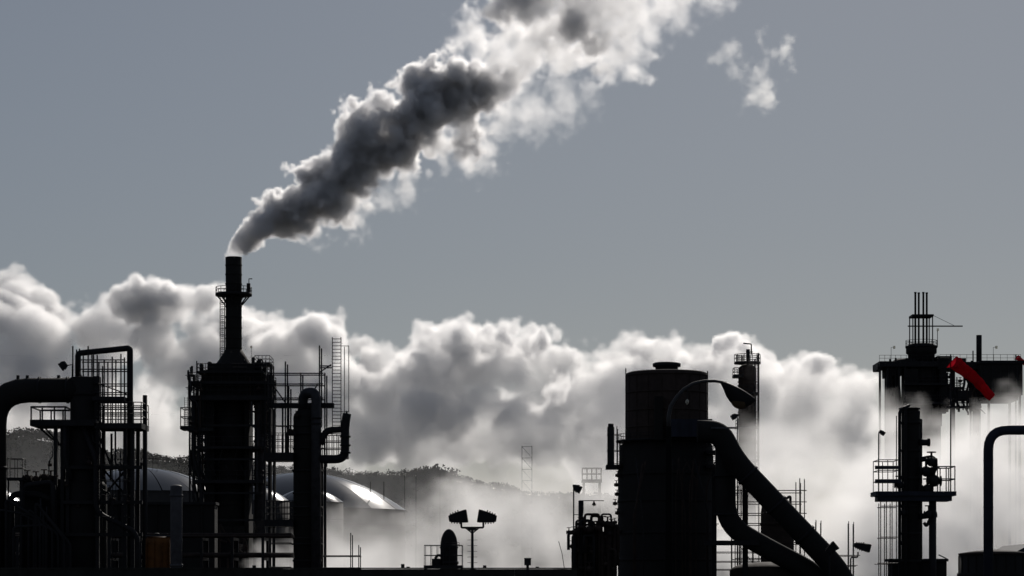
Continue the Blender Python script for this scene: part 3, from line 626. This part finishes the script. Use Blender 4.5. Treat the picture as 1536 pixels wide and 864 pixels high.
t = Thing('scaffold_tower', 1278, 236, 'pair of scaffold poles with crossbars beside the foot of the duct', 'scaffold')
t.scaffold([(1273,782,960),(1280.5,783,960)], [(833,1258,1290),(848,1262,1286)], 0, 1.0, 'galv', dep=1.2)
t = Thing('scaffold_tower', 1228, 250, 'two short scaffold poles rising behind the slanting duct', 'scaffold')
t.scaffold([(1224,780,960),(1231.5,781,960)], [(812,1216,1240)], 0, 1.1, 'rust', dep=1.2)
t = Thing('floodlight', 1291, 234, 'floodlight on a bent bracket before the scaffold poles', 'floodlight')
t.pipe([(1276,960,0),(1276,836,0),(1287,836,0),(1287,828,0)], 1.1, bend=3, name='lamp_bracket'); t.flood(1293, 820, 24, 12, -14, 0, 1)
t = Thing('floodlight', 1248, 228, 'upturned floodlight fixed over the foot of the slanting duct', 'floodlight')
t.pipe([(1244,960,0),(1244,836,0),(1247,828,0)], 1.3, bend=3, name='lamp_bracket'); t.flood(1247, 823, 18, 14, 40, 0, 1)
t = Thing('floodlight_pole', 1106, 290, 'slim pole with a small spotlight rising behind the elbow of the duct', 'floodlight')
t.part('pole', MB().tube([t.p(1106,960), t.p(1106,624)], t.m(.9), 8), 'galv'); t.flood(1101, 625, 9, 8, -30, 0, -1); t.block(1104.5, 1107.5, 621, 624.5, -.12, .12, name='clamp')

# ------------------------------------------------------------------ street lamp, close to the camera
t = Thing('street_lamp', 1004, 60, 'street lamp with curved arm and cobra head before the silo', 'street lamp')
t.part('pole', MB().tube([t.p(1003,1100), t.p(1003,640)], [t.m(6), t.m(4)], 14), 'black'); o = t.part('base_plate', MB().lathe((t.p(1003,0).x, 60), [(.2,-.02),(.2,.06),(.13,.1),(.11,.3)], 14), 'galv')
pts = [(1003,644),(1003,625),(1006,610),(1014,597),(1026,584),(1040,575.5),(1056,571.8),(1072,571.5),(1090,574.5)]
t.part('arm', MB().tube([t.p(*q) for q in pts], [t.m(3.4-.17*i) for i in range(len(pts))], 12), 'galv')
# cobra head: a shell swelling downward to the bowl, pointed towards the tip
def cobra():
    mb = MB(); sec = [(1081,573.5,1.8,2.2,3),(1085,574.5,2.4,9,5),(1089,576,2.6,18,7),(1095,578.5,3,24.5,8.5),(1102,582,3.4,27,9),(1110,586,3.6,25.5,9),(1118,590.5,3.4,20.5,8.5),(1126,595.5,3,11.5,7),(1131,598.5,2.2,4.5,4.5),(1134.5,600.5,.8,1,2)]; n = 16
    for (x,y,u,dn,wd) in sec:
        for k in range(n):
            a = 2*math.pi*k/n; s_ = math.sin(a); c_ = t.p(x, y-(s_*u if s_ > 0 else s_*dn)); c_.y += math.cos(a)*t.m(wd); mb.v.append(tuple(c_))
    for i in range(len(sec)-1):
        for k in range(n): a = i*n+k; b = i*n+(k+1)%n; mb.f.append((a,b,b+n,a+n)); mb.sm.append(True)
    mb.f += [tuple(reversed(range(n))), tuple((len(sec)-1)*n+k for k in range(n))]; mb.sm += [False]*2
    return mb
hd = t.part('lamp_head', cobra(), 'steel')
lb = MB(); c = t.p(1108.5, 602.5)
for i in range(6):
    a = math.pi/2*i/5; 
    for k in range(16): q = 2*math.pi*k/16; lb.v.append((c.x+t.m(12.5)*math.cos(a)*math.cos(q), c.y+t.m(8.5)*math.cos(a)*math.sin(q), c.z-t.m(11.0)*math.sin(a)-t.m(1.5)*math.cos(a)*math.cos(q)))
for i in range(5):
    for k in range(16): a = i*16+k; b = i*16+(k+1)%16; lb.f.append((b,a,a+16,b+16)); lb.sm.append(True)
t.part('lamp_bowl', lb, 'amber', hd)

# ------------------------------------------------------------------ column in the steam
t = Thing('distillation_column', 1120, 425, 'tall pale-railed column fading into the steam behind the street lamp', 'column')
t.vessel(1121, 13.5, 546, None, 0, 9, 'brown', 'column_shell', 22, 8)
t.vessel(1121, 16, 541, 546, 0, 0, 'steel', 'top_flange', 22) if False else None
t.ring_platform(1121, 8, 20, 543, 3, 532, posts=10, w=.8); t.deck(1099, 1114, 563, 567, -2, 1, rail=553, posts=3, w=.9)
t.pipe([(1137,960,-.5),(1137,530,-.5)], 1.6, name='riser'); t.pipe([(1131,960,-1.6),(1131,540,-1.6)], 1.2, name='riser'); t.pipe([(1122,548,0),(1122,524,0)], 2.8, name='vent'); t.pipe([(1127,532,0),(1127,516,0),(1115,515,0)], 1.0, name='davit', bend=2); t.bar((1119,528,0),(1129,528,0),1.4, name='beam')
t.ladder(1133, 1137, 532, 960, -1.5, 4, w=.6)
for y in (590, 640, 690, 740): t.deck(1104, 1136, y, y+3, -3, 2, rail=y-10, posts=5, w=.6)
for k in range(5): t.pipe([(1104+k*2.5,533,-1),(1104+k*2.5,543,-1),(1112,548,-1)], .8, n=6)

# ------------------------------------------------------------------ reactor block in the steam
t = Thing('reactor_block', 1420, 425, 'hulking reactor block topped by four thin stacks above the steam', 'reactor')
cx = 1382; c = t.p(cx, 516)
t.part('reactor_shell', MB().lathe((c.x, c.y), [(29*t.m(1), -.05), (29*t.m(1), t.p(0,560).z), (27*t.m(1), t.p(0,553).z)], 30), 'shell')
t.part('upper_shell', MB().lathe((c.x, c.y), [(20*t.m(1), t.p(0,556).z), (20*t.m(1), t.p(0,532).z), (23*t.m(1), t.p(0,530).z), (23*t.m(1), t.p(0,520).z), (18*t.m(1), t.p(0,516).z)], 26), 'shell')
t.ring_platform(cx, 18, 24, 519, 3, 511, posts=12, w=.6)
for k in range(4): x = 1373+k*6; v = t.part('vent_stack', MB().lathe((t.p(x,0).x, t.d+(k%2)*.6), [(t.m(1.5), t.p(0,520).z), (t.m(1.5), t.p(0,440).z), (t.m(1.9), t.p(0,440).z), (t.m(1.9), t.p(0,438).z)], 12), 'steel')
for dy in (-1.6, 1.8):
    for x in (1367, 1396.5): t.part('frame_post', MB().tube([t.p(x,521,dy), t.p(x,473,dy)], t.m(.9), 6), 'steel')
t.block(1366, 1398, 473, 476, -1.8, 2, name='frame_cap'); t.bar((1359,491,-1.9),(1441,491,-1.9),1.6, name='crane_jib'); t.bar((1397,475,-1.9),(1428,490,-1.9),.5, name='jib_stay'); t.bar((1404,497,-1.5),(1404,522,-1.5),.8, name='lamp_stand')
t.block(1403, 1406, 494, 498, -1.6, -1.3, 'lens', 'lamp_globe')
# wing to one side: bowed duct and posts
t.block(1314, 1402, 545, 553, -4, 4, name='deck_beam'); t.railing([1314+k*8 for k in range(12)], 545, 536, -3.9, .5)
t.pipe([(1336,960,-1),(1336,552,-1),(1362,548,-1),(1375,552,-1)], 10.5, 'shell', 18, 'bowed_duct', 18); t.block(1327, 1348, 553, 566, -3, 3, 'shell', 'hopper_box'); t.vessel(1350, 11, 538, 546, 0, 5, 'shell', 'roof_drum', 18); t.block(1402, 1424, 536, 546, -2.5, 2, 'shell', 'roof_plant'); t.block(1432, 1446, 539, 546, -2, 2, 'steel', 'roof_plant')
for x in (1315.5, 1327, 1344, 1353): t.down(x-1.4, x+1.4, 553, -3.6, -3.1, name='column_post')
t.block(1313, 1322, 548, 556, -3, 3, name='end_beam')
for x in (1332, 1484): t.bar((x,524,-3.5),(x,546,-3.5),.5, name='lamp_stand'); t.block(x+3, x+6, 522, 526, -3.7, -3.3, 'lens', 'lamp_globe'); t.bar((x,524,-3.5),(x+5,524,-3.5),.4, name='lamp_arm')
# far wing: boxed housing on legs
hs_ = t.block(1462, 1525, 549, 596, -5, 5, 'shell', 'housing'); t.block(1460, 1527, 545, 549.3, -5.3, 5.3, 'steel', 'housing_roof', hs_); t.railing([1402+k*10 for k in range(13)], 546, 536, -5.1, .5)
t.block(1470, 1520, 596.2, 603, -4, 4, 'shell', 'housing_floor', hs_)
for k in range(5): t.block(1468+k*12, 1470+k*12, 551, 595, -5.1, -5.0, 'steel', 'housing_rib', hs_)
t.block(1402, 1462, 545, 556, -3, 3, name='bridge_beam'); t.block(1402, 1478, 588, 600, -3, 3, name='bridge_beam')
t.block(1402, 1410, 553, 640, -2, 2, 'shell', 'riser_duct'); t.down(1423, 1429, 556, -2.4, -1.8, name='column_post'); t.deck(1420, 1442, 582, 585, -2.6, 2, rail=572, posts=4, w=.7)
t.pipe([(1455,600,-1),(1455,580,-1),(1448,566,-1),(1440,560,-1)], 3, bend=8); t.pipe([(1462,960,-1),(1462,600,-1)], 5, 'shell', name='leg_duct'); t.down(1452, 1454.5, 600, -2, -1.6, name='column_post')
for x in (1476, 1522): t.down(x-1.6, x+1.6, 596, -4.5, -4, name='column_post'); t.down(x-1.6, x+1.6, 596, 4, 4.5, name='column_post')
v = t.part('flue', MB().lathe((t.p(1468.5,0).x, t.d), [(t.m(4.2), t.p(0,549).z), (t.m(4.2), t.p(0,503).z), (t.m(3.4), t.p(0,502.5).z)], 16), 'steel'); t.bar((1459.5,526,0),(1459.5,548,0),1.6, name='vent'); t.vessel(1482, 10, 541, 550, 0, 6, 'shell', 'roof_hatch', 16)
t.bar((1452,620,-1.5),(1476,600,-1.5),1.2, name='brace'); t.bar((1452,600,-1.5),(1476,622,-1.5),1.2, name='brace')

for k in range(26):
    x = rt.uniform(1404, 1474); y = rt.uniform(553, 588); dx = rt.uniform(-14, 14); dy = rt.uniform(-3.4, 1.5); x2 = min(max(x+dx, 1403), 1478)
    t.pipe([(x,y,dy),(x,y+rt.uniform(8,22),dy),(x2,y+rt.uniform(22,34),dy),(x2,max(y+36,rt.uniform(604,618)),dy)], rt.uniform(.7,2.0), rt.choice(('steel','rust','clad')), 4, n=7)
for k in range(12): t.valve(rt.uniform(1404,1460), rt.uniform(556,600), rt.uniform(1.5,3), rt.uniform(-3,-1))
for k in range(14): x = rt.uniform(1322, 1402); t.pipe([(x,rt.uniform(538,546),-3),(x,560,-3),(x+rt.uniform(-8,8),rt.uniform(575,640),-3)], rt.uniform(.7,1.8), 'steel', 4, n=7)
for k in range(9): x = rt.uniform(1325,1520); t.vessel(x, rt.uniform(1.2,3.2), rt.uniform(537,543), 548, rt.uniform(-3,2), 1, 'steel', 'roof_vent', 10)
t.block(1352, 1372, 556, 640, -3.5, 0, 'shell', 'side_duct'); t.block(1404, 1414, 556, 622, -3.6, -2.2, 'shell', 'side_duct')
for (x0,x1,y) in ((1352,1414,578),(1352,1414,606),(1412,1464,612)): t.deck(x0, x1, y, y+3, -5, -3.4, rail=y-10, posts=8, w=.7)

# ------------------------------------------------------------------ near column with platform
t = Thing('platform_column', 1367, 200, 'slim dark column ringed by a railed platform under the red windsock', 'column')
t.vessel(1366, 14, 612, None, 0, 6, 'shell', 'column_shell', 22, 8); t.vessel(1377, 9, 626, None, .8, 3, 'shell', 'side_vessel', 18)
for x in (1347, 1356): t.pipe([(x,960,-.9),(x,616 if x<1350 else 612,-.9),(1362,609,-.6)], 2.2, bend=6, name='riser')
for y in (612, 618): t.vessel(1364, 16-(y-612)*.3, y, y+2.2, 0, 0, 'steel', 'top_flange', 22)
t.part('platform_deck', MB().box(t.p(1310,738,-1.4), t.p(1430,744.5,1.6)), 'navy'); t.block(1316, 1424, 744.5, 752, -1.2, 1.4, 'navy', 'deck_frame')
t.railing([1314,1328,1344], 738, 691, -1.3, 1.2, mids=2, dep=2.8); t.railing([1402,1415,1428], 738, 701, -1.3, 1.6, 'navy', mids=1, dep=2.8)
t.block(1309, 1347, 700, 705, -1.5, -1.2, 'navy', 'toe_board'); t.block(1309, 1347, 720, 726, -1.5, -1.2, 'navy', 'toe_board')
for (x,y,r) in ((1394,694,7),(1398,722,9),(1386,708,8),(1346,728,6),(1388,734,7)): t.valve(x, y, r, -1.0, 'steel')
t.pipe([(1378,664,-.4),(1393,664,-.4)], 4.8, name='nozzle'); t.part('flange', MB().tube([t.p(1390,664,-.4), t.p(1393.5,664,-.4)], t.m(6), 14), 'steel')
t.pipe([(1380,690,-.6),(1398,686,-.6),(1402,700,-.6),(1390,724,-.6)], 4, bend=9); t.pipe([(1397,960,-.6),(1397,752,-.6)], 5.5, name='riser'); t.pipe([(1378,775,-.4),(1404,772,-.4)], 4.5); t.valve(1352, 770, 5, -1.2, 'steel'); t.valve(1390, 772, 6, -1.0, 'steel'); t.pipe([(1345,815,-.8),(1352,815,-.8)], 3)
t.pipe([(1384,784,-.6),(1388,790,-.6),(1397,770,-.6)], 2.4, bend=4)
t.scaffold([(1318,752,960),(1326.5,752,960),(1335,752,960),(1344.5,620,960)], [(760,1317,1346),(806,1317,1346),(845,1313,1346)], -1.1, 1.1, 'steel', dep=1.6)
t.block(1340, 1422, 842, 960, .6, 3, 'shell', 'base_casing'); t.block(1336, 1424, 838, 842, .4, 3.2, 'steel', 'casing_lid'); t.bar((1410,832,.6),(1422,838,.6),1.4, name='brace')
t = Thing('floodlight_pole', 1318, 197.5, 'slim pole with a tilted floodlight rising from the railed platform', 'floodlight')
t.part('pole', MB().tube([t.p(1318,752), t.p(1318,652), t.p(1318.5,648.5), t.p(1321,647)], t.m(1.0), 8), 'galv'); t.flood(1323, 649, 9, 6, -35, 0, 1); t.block(1316.5, 1319.5, 740, 752, -.1, .1, name='clamp')

# ------------------------------------------------------------------ windsocks
def windsock(name, d, mouth, tip, r0, r1, pole_x, ytop, ybot, label):
    t = Thing(name, pole_x, d, label, 'windsock', 'red windsocks')
    t.part('pole', MB().tube([t.p(pole_x, ybot, .15), t.p(pole_x, ytop, .15)], t.m(1.0), 8), 'steel')
    a = t.p(mouth[0], mouth[1]); b = t.p(tip[0], tip[1]); b.y -= .5; ax = (b-a); n, ns = 28, 44; mb = MB(); u = ax.cross(Vector((0,1,0))).normalized(); v = ax.cross(u).normalized(); u = u if u.z > 0 else -u
    h_ = a+Vector((t.m(r0*1.35),0,-t.m(r0*.3)))
    curve = lambda q: a*(1-q)**2+h_*2*q*(1-q)+b*q*q
    for i in range(ns+1):
        q = i/ns; r = t.m(r0+(r1-r0)*min(1, q*1.0)); c = curve(q)
        for k in range(n):
            an = 2*math.pi*k/n; f = 1+.16*math.sin(3*an+q*11)*min(1, q*4)+.13*math.sin(7*an-q*23)*q+.05*math.sin(q*41+2*an); mb.v.append(tuple(c+(u*math.cos(an)*f+v*math.sin(an)*f*(1-.25*q))*r))
    for i in range(ns):
        for k in range(n): p = i*n+k; q_ = i*n+(k+1)%n; mb.f.append((p,q_,q_+n,p+n)); mb.sm.append(True)
    s_ = t.part('sock', mb, 'sock')
    t.part('mouth_hoop', MB().tube([a+(u*math.cos(2*math.pi*k/20)+v*math.sin(2*math.pi*k/20))*t.m(r0)*1.02 for k in range(21)], t.m(.5), 6, False), 'sock', s_)
    for q in (.28, .55, .8):
        c = curve(q); r = t.m(r0+(r1-r0)*q)*1.06
        t.part('seam', MB().tube([c+(u*math.cos(2*math.pi*k/20)+v*math.sin(2*math.pi*k/20)*(1-.25*q))*r for k in range(21)], t.m(.25), 4, False), 'sock', s_)
    for k in range(3): an = 2.1*k+.5; t.part('bridle', MB().tube([t.p(pole_x, ytop+3, .15), a+(u*math.cos(an)+v*math.sin(an))*t.m(r0)], t.m(.3), 4), 'steel')
windsock('windsock', 198.6, (1427.5,543), (1487,597), 10.8, 5.8, 1426.5, 531, 740, 'red windsock drooping from a pole on the railed column platform')
windsock('windsock', 445, (1525,536), (1549,560), 4, 2.2, 1524, 532, 960, 'small red windsock flying past the edge of the reactor block')

# ------------------------------------------------------------------ pipe and tank
t = Thing('feed_pipe', 1484, 120, 'smooth black pipe bending over above the small round tank', 'pipe')
t.pipe([(1482.5,1000,0),(1482.5,645,0),(1700,645,0),(1700,1000,0)], 7.3, 'navy', 30, 'pipe_run', 24)
for (x,y) in ((1482.5,690),(1482.5,760)): t.part('pipe_clamp', MB().tube([t.p(x,y), t.p(x,y+1.6)], t.m(7.7), 24), 'navy')
t.part('pipe_clamp', MB().tube([t.p(1600,645), t.p(1602,645)], t.m(9), 24), 'navy')
t = Thing('round_tank', 1492, 126, 'small round dark tank beneath the bent black pipe', 'tank')
t.vessel(1492, 53, 832, None, 0, 0, 'shell', 'tank_shell', 40, 2); c = t.p(1492, 832); t.part('tank_roof', MB().lathe((c.x, c.y), [(t.m(54), c.z-.02), (t.m(54), c.z+.06), (t.m(30), t.p(0,826.5).z), (.1, t.p(0,824).z)], 40), 'rust')
for k in range(22): a = 2*math.pi*k/22; t.part('stave_rib', MB().tube([(c.x+t.m(53.2)*math.cos(a), c.y+t.m(53.2)*math.sin(a), 0), (c.x+t.m(53.2)*math.cos(a), c.y+t.m(53.2)*math.sin(a), c.z-.06)], .04, 4), 'shell')
t = Thing('shed_roof', 1560, 135, 'dark pitched shed roof behind the small round tank', 'shed')
mb = MB(); P_ = [t.p(1512,834), t.p(1548,815), t.p(1640,815), t.p(1676,834)]
for dy in (0, 8): mb.v += [(q.x, q.y+dy, q.z) for q in P_]
mb.f = [(3,2,1,0),(4,5,6,7),(0,1,5,4),(1,2,6,5),(2,3,7,6),(3,0,4,7)]; mb.sm = [False]*6; t.part('roof', mb, 'navy'); t.down(1514, 1674, 834.2, .1, 7.9, 'shell', 'wall')

# ------------------------------------------------------------------ smoke, cloud and steam
def puff_list(rows, d, kids=0, seed=3, ks=(.35,.6), grow=1.0):
    r_ = random.Random(seed); out = []
    for (px, py, r, de, ga, dy) in rows:
        r *= grow if de > .8 else 1.0
        c = at(px, py, d); c.y += px2m(dy, d); r = px2m(r, d); out.append((c.x, c.y, c.z, r, de, ga))
        for k in range(kids if r > px2m(14, d) else 0):
            u = Vector((r_.gauss(0,1), r_.gauss(0,1), r_.gauss(0,1))).normalized()*r*r_.uniform(.75, 1.0)
            out.append((c.x+u.x, c.y+u.y, c.z+u.z, r*r_.uniform(*ks), de*r_.uniform(.7,1.1), ga))
    return out
spine = [(350,384,10,.10,.25,0),(350.5,378,9,.25,.25,0),(352,374,6,.6,.3,0),(358,367,9,.9,.4,0),(368,360,13,1,.5,0),(384,350,18,1,.6,0),(406,337,23,1,.8,0),(432,321,29,1,.9,0),(460,305,36,1,1,0),(492,288,40,1,1,0),(522,262,42,1,1.1,0),
 (548,226,42,1,1.1,-10),(538,182,24,1,1.1,-10),(560,170,20,.9,1.1,0),(580,225,38,1,1.1,10),(612,205,38,1,1.1,0),(634,168,42,1,1.1,-10),(638,112,24,1,1.1,0),(622,130,24,1,1.1,8),(668,122,30,1,1.1,0),(682,145,40,1,1.1,10),(712,128,36,1,1.1,0),(748,122,30,.8,1.15,10),(772,108,24,.45,1.3,0),(790,90,24,.3,1.4,-8),(735,80,16,.6,1.3,-14),(600,152,18,.6,1.2,5),
 (700,200,34,.16,1.5,20),(708,222,18,.9,1.3,-14),(724,230,28,.10,1.7,20),(668,205,26,.3,1.4,10),(602,272,28,.10,1.6,20),(570,292,24,.09,1.7,20),(532,322,21,.1,1.7,10),(480,344,16,.15,1.5,10),(790,160,42,.06,1.8,20),(850,150,38,.05,1.8,20),(760,185,30,.06,1.8,10),(690,245,20,.08,1.8,0),
 (716,60,34,.10,1.5,0),(752,14,32,.45,1.3,-10),(782,4,34,.55,1.2,-16),(780,70,46,.11,1.5,10),(830,30,44,.22,1.4,0),(858,40,32,.7,1.25,-20),(892,74,32,.55,1.3,-16),(850,86,36,.14,1.5,0),(930,80,42,.09,1.7,0),(945,95,18,.3,1.4,-10),(960,25,50,.06,1.6,20),(1010,0,48,.06,1.7,0),(880,0,52,.2,1.4,0),(930,-30,70,.08,1.5,20),(1010,-50,66,.06,1.6,0),(800,-50,60,.2,1.2,10),(1060,-15,36,.05,1.7,0),(740,95,30,.12,1.5,0),(826,66,20,.4,1.3,-16),(758,56,18,.45,1.3,-16),(930,34,22,.35,1.3,-14),(905,100,16,.3,1.4,-10),(800,34,18,.4,1.3,-16)]
o = vapour('smoke_plume', puff_list(spine, 380.0, 3, grow=1.08), .27, 1.0, volume_mat('smoke', (.988,.988,.992), .62, 2.8), 3.0, 1.1, 2.8, 1.2, 6.2, .9, 1.2, .45, pad=1.5, ramp=2.4)
tag(o, 'thick grey smoke plume drifting up from the chimney', 'smoke')
wisp = [(1085,80,16,.5,1.5,0),(1105,92,15,.7,1.5,0),(1125,108,15,.8,1.4,0),(1140,130,17,1,1.3,0),(1150,146,16,1,1.3,0),(1125,152,12,.6,1.5,0),(1150,100,10,.5,1.6,0),(1178,70,13,.9,1.5,0),(1170,86,11,.7,1.5,0),(1192,98,10,.7,1.5,0),(1138,55,8,.4,1.7,0)]
o = vapour('smoke_wisp', puff_list(wisp, 380.0), .26, .8, volume_mat('wisp_smoke', (.95,.95,.94), .62, .5), 2.6, .9, 1.2, .5, 6.0, 2.6, 1.8, .5, pad=1.2)
tag(o, 'torn pale smoke wisp adrift from the plume', 'smoke')
DC = 2600.0; rc = random.Random(5)
crest = [(-70,428),(0,392),(45,412),(80,440),(125,444),(165,440),(205,424),(260,413),(310,414),(345,440),(385,470),(430,464),(490,464),(525,482),(555,512),(590,518),(630,502),(660,478),(682,468),(710,484),(750,486),(790,500),(830,512),(870,508),(915,508),(965,500),(1015,497),(1060,502),(1105,500),(1145,524),(1190,526),(1235,530),(1280,540),(1308,558)]
def crest_y(x):
    for (a,b),(c,d_) in zip(crest, crest[1:]):
        if a <= x <= c: return b+(d_-b)*(x-a)/(c-a)
    return 570
bank = []
for (x, y) in crest: r = rc.uniform(24, 36); bank.append((x, y+r-3, r, 1, .9, 70+rc.uniform(-30, 30)))
for row, (dd, off, n_) in enumerate(((20, 26, 24), (-35, 58, 22), (-85, 92, 20), (-125, 130, 18))):        # tiers stepping down and forward, so that each catches sun on its crown
    for k in range(n_):
        x = -100+(k+rc.uniform(.1,.9))*1420/n_; r = rc.uniform(24, 46); bank.append((x, crest_y(x)+off+r*.8+rc.uniform(-16,16), r, rc.uniform(.6,1), 1, dd+rc.uniform(-22,22)))
for (x, y, r, dy) in ((230,462,44,-60),(300,458,38,-70),(640,530,34,-40),(690,515,30,-50),(760,506,24,-20),(820,516,22,-20),(470,500,36,-30),(60,520,50,-60),(1120,520,22,-30)): bank.append((x, y, r, 1, .9, dy))
for k in range(60): x = rc.uniform(-100, 1330); bank.append((x, rc.uniform(590, 700), rc.uniform(34, 62), rc.uniform(.25,.6), 1.1, rc.uniform(-110, 60)))
bank = [(x, y, r, de*(.5 if x > 1000 else .75 if x > 820 else 1.0) if y > 560 else de, ga, dy) for (x, y, r, de, ga, dy) in bank]
bank += [(x, y, r, de, .9, dy) for (x, y, r, de, dy) in ((190,468,24,2.6,-95),(225,462,28,3,-100),(270,458,28,3,-100),(308,460,24,2.6,-90),(608,548,22,2.6,-80),(638,538,26,3,-85),(672,520,22,2.6,-70),(690,545,24,2.6,-85),(756,510,17,2.6,-60),(812,517,15,2.4,-60),(1086,517,11,2.6,-50),(1112,519,10,2.6,-50),(1180,546,12,2.4,-50),(1225,549,13,2.4,-50),(430,512,22,2,-60),(480,514,24,2.2,-60),(640,622,34,1.6,-120),(700,640,36,1.6,-125),(770,630,36,1.6,-125),(830,610,30,1.4,-120),(60,560,34,1.8,-110),(20,600,36,1.6,-120),(130,590,34,1.4,-120))]
o = vapour('cloud_bank', puff_list(bank, DC, 1, 9), 2.25, 10.0, volume_mat('cloud', (.993,.993,.995), .6, .085), 40, 13, 24, 11, 42, 4.5, 11, 5.0, squash=.9, pad=10)
tag(o, 'bank of grey cumulus cloud low behind the hill', 'cloud')
DS = 345.0; rs = random.Random(11)
topl = [(430,880),(500,826),(560,800),(640,780),(700,745),(760,695),(800,685),(860,695),(950,695),(1040,695),(1110,702),(1150,660),(1200,625),(1260,628),(1310,675),(1360,692),(1440,688),(1480,675),(1536,645),(1650,630)]
def top_of(x):
    for (a,b),(c,d_) in zip(topl, topl[1:]):
        if a <= x <= c: return b+(d_-b)*(x-a)/(c-a)
    return 860
st_ = []
for k in range(190):
    x = rs.uniform(430, 1640); y0 = top_of(x); y = y0+(900-y0)*rs.random()**.8; r = rs.uniform(20, 48)
    st_.append((x, max(y, y0+r*.6), r, rs.uniform(.15, 1.0)*(1.6 if x > 1310 else 1.3 if x > 1100 else 1.0 if x > 700 else .7), 1.1, rs.uniform(-300, 420)))
st_ += [(x, y, r, d_, 1.1, 40) for (x, y, r, d_) in ((1452,668,26,1.8),(1486,655,26,2),(1528,640,28,2),(1350,655,20,1.2),(1324,645,18,1.0),(1440,710,30,1.8),(1500,710,34,2),(1560,690,36,2),(1345,720,30,1.4),(790,676,30,.5))]
st_ += [(x, y, r, d_, 1.1, -60) for (x, y, r, d_) in ((1118,612,16,.10),(1124,640,20,.16),(1112,665,24,.25),(1135,690,24,.3),(1100,700,26,.3),(1140,640,18,.15),(890,690,26,.25),(850,680,26,.2),(790,668,22,.2))]
for k in range(70):
    x = rs.uniform(1320, 1640); y0 = top_of(x); r = rs.uniform(18, 44); st_.append((x, y0+r*.6+(880-y0)*rs.random(), r, rs.uniform(.3, 2.2), 1.1, rs.uniform(-200, 420)))
o = vapour('steam_cloud', puff_list(st_, DS), .7, 2.4, volume_mat('steam', (.993,.993,.993), .55, .19), 7, 2.8, 6, 2.4, 21, 6.0, 4.5, 2.0, pad=3, clip=(None,(288,404),(-.5,80)), stretch=1.3)
tag(o, 'white steam rolling between the silo and the reactor block', 'steam')
lowp = [(395,840,22,1,1,0),(410,815,20,.9,1,0),(385,858,20,1,1,0),(425,845,18,.7,1.1,10),(375,835,12,.6,1.2,0)]
o = vapour('steam_puff', puff_list(lowp, 325.0), .35, 1.0, volume_mat('puff_steam', (.97,.97,.97), .55, .3), 2.6, 1.0, 2.2, .9, 3, 2.0, 1.2, .6, clip=(None,None,(-.5,60)))
tag(o, 'small steam puff escaping at the furnace foot', 'steam')
mist = [(x, rs.uniform(800, 900), rs.uniform(70,110), rs.uniform(.5,1), 1, rs.uniform(-300,300)) for x in range(-120, 1700, 45)]+[(x, rs.uniform(765, 810), rs.uniform(40,65), rs.uniform(.4,.9), 1, rs.uniform(-200,300)) for x in range(-120, 1700, 60)]
o = vapour('valley_mist', puff_list(mist, 1080.0), 7.0, 18.0, volume_mat('mist', (.96,.97,1.0), .55, .0022), 70, 30, 40, 10, 60, 60.0, 20, 20.0, pad=20, clip=(None,(800,1370),(-1,170)))
tag(o, 'thin mist hanging in the valley before the wooded hill', 'mist')
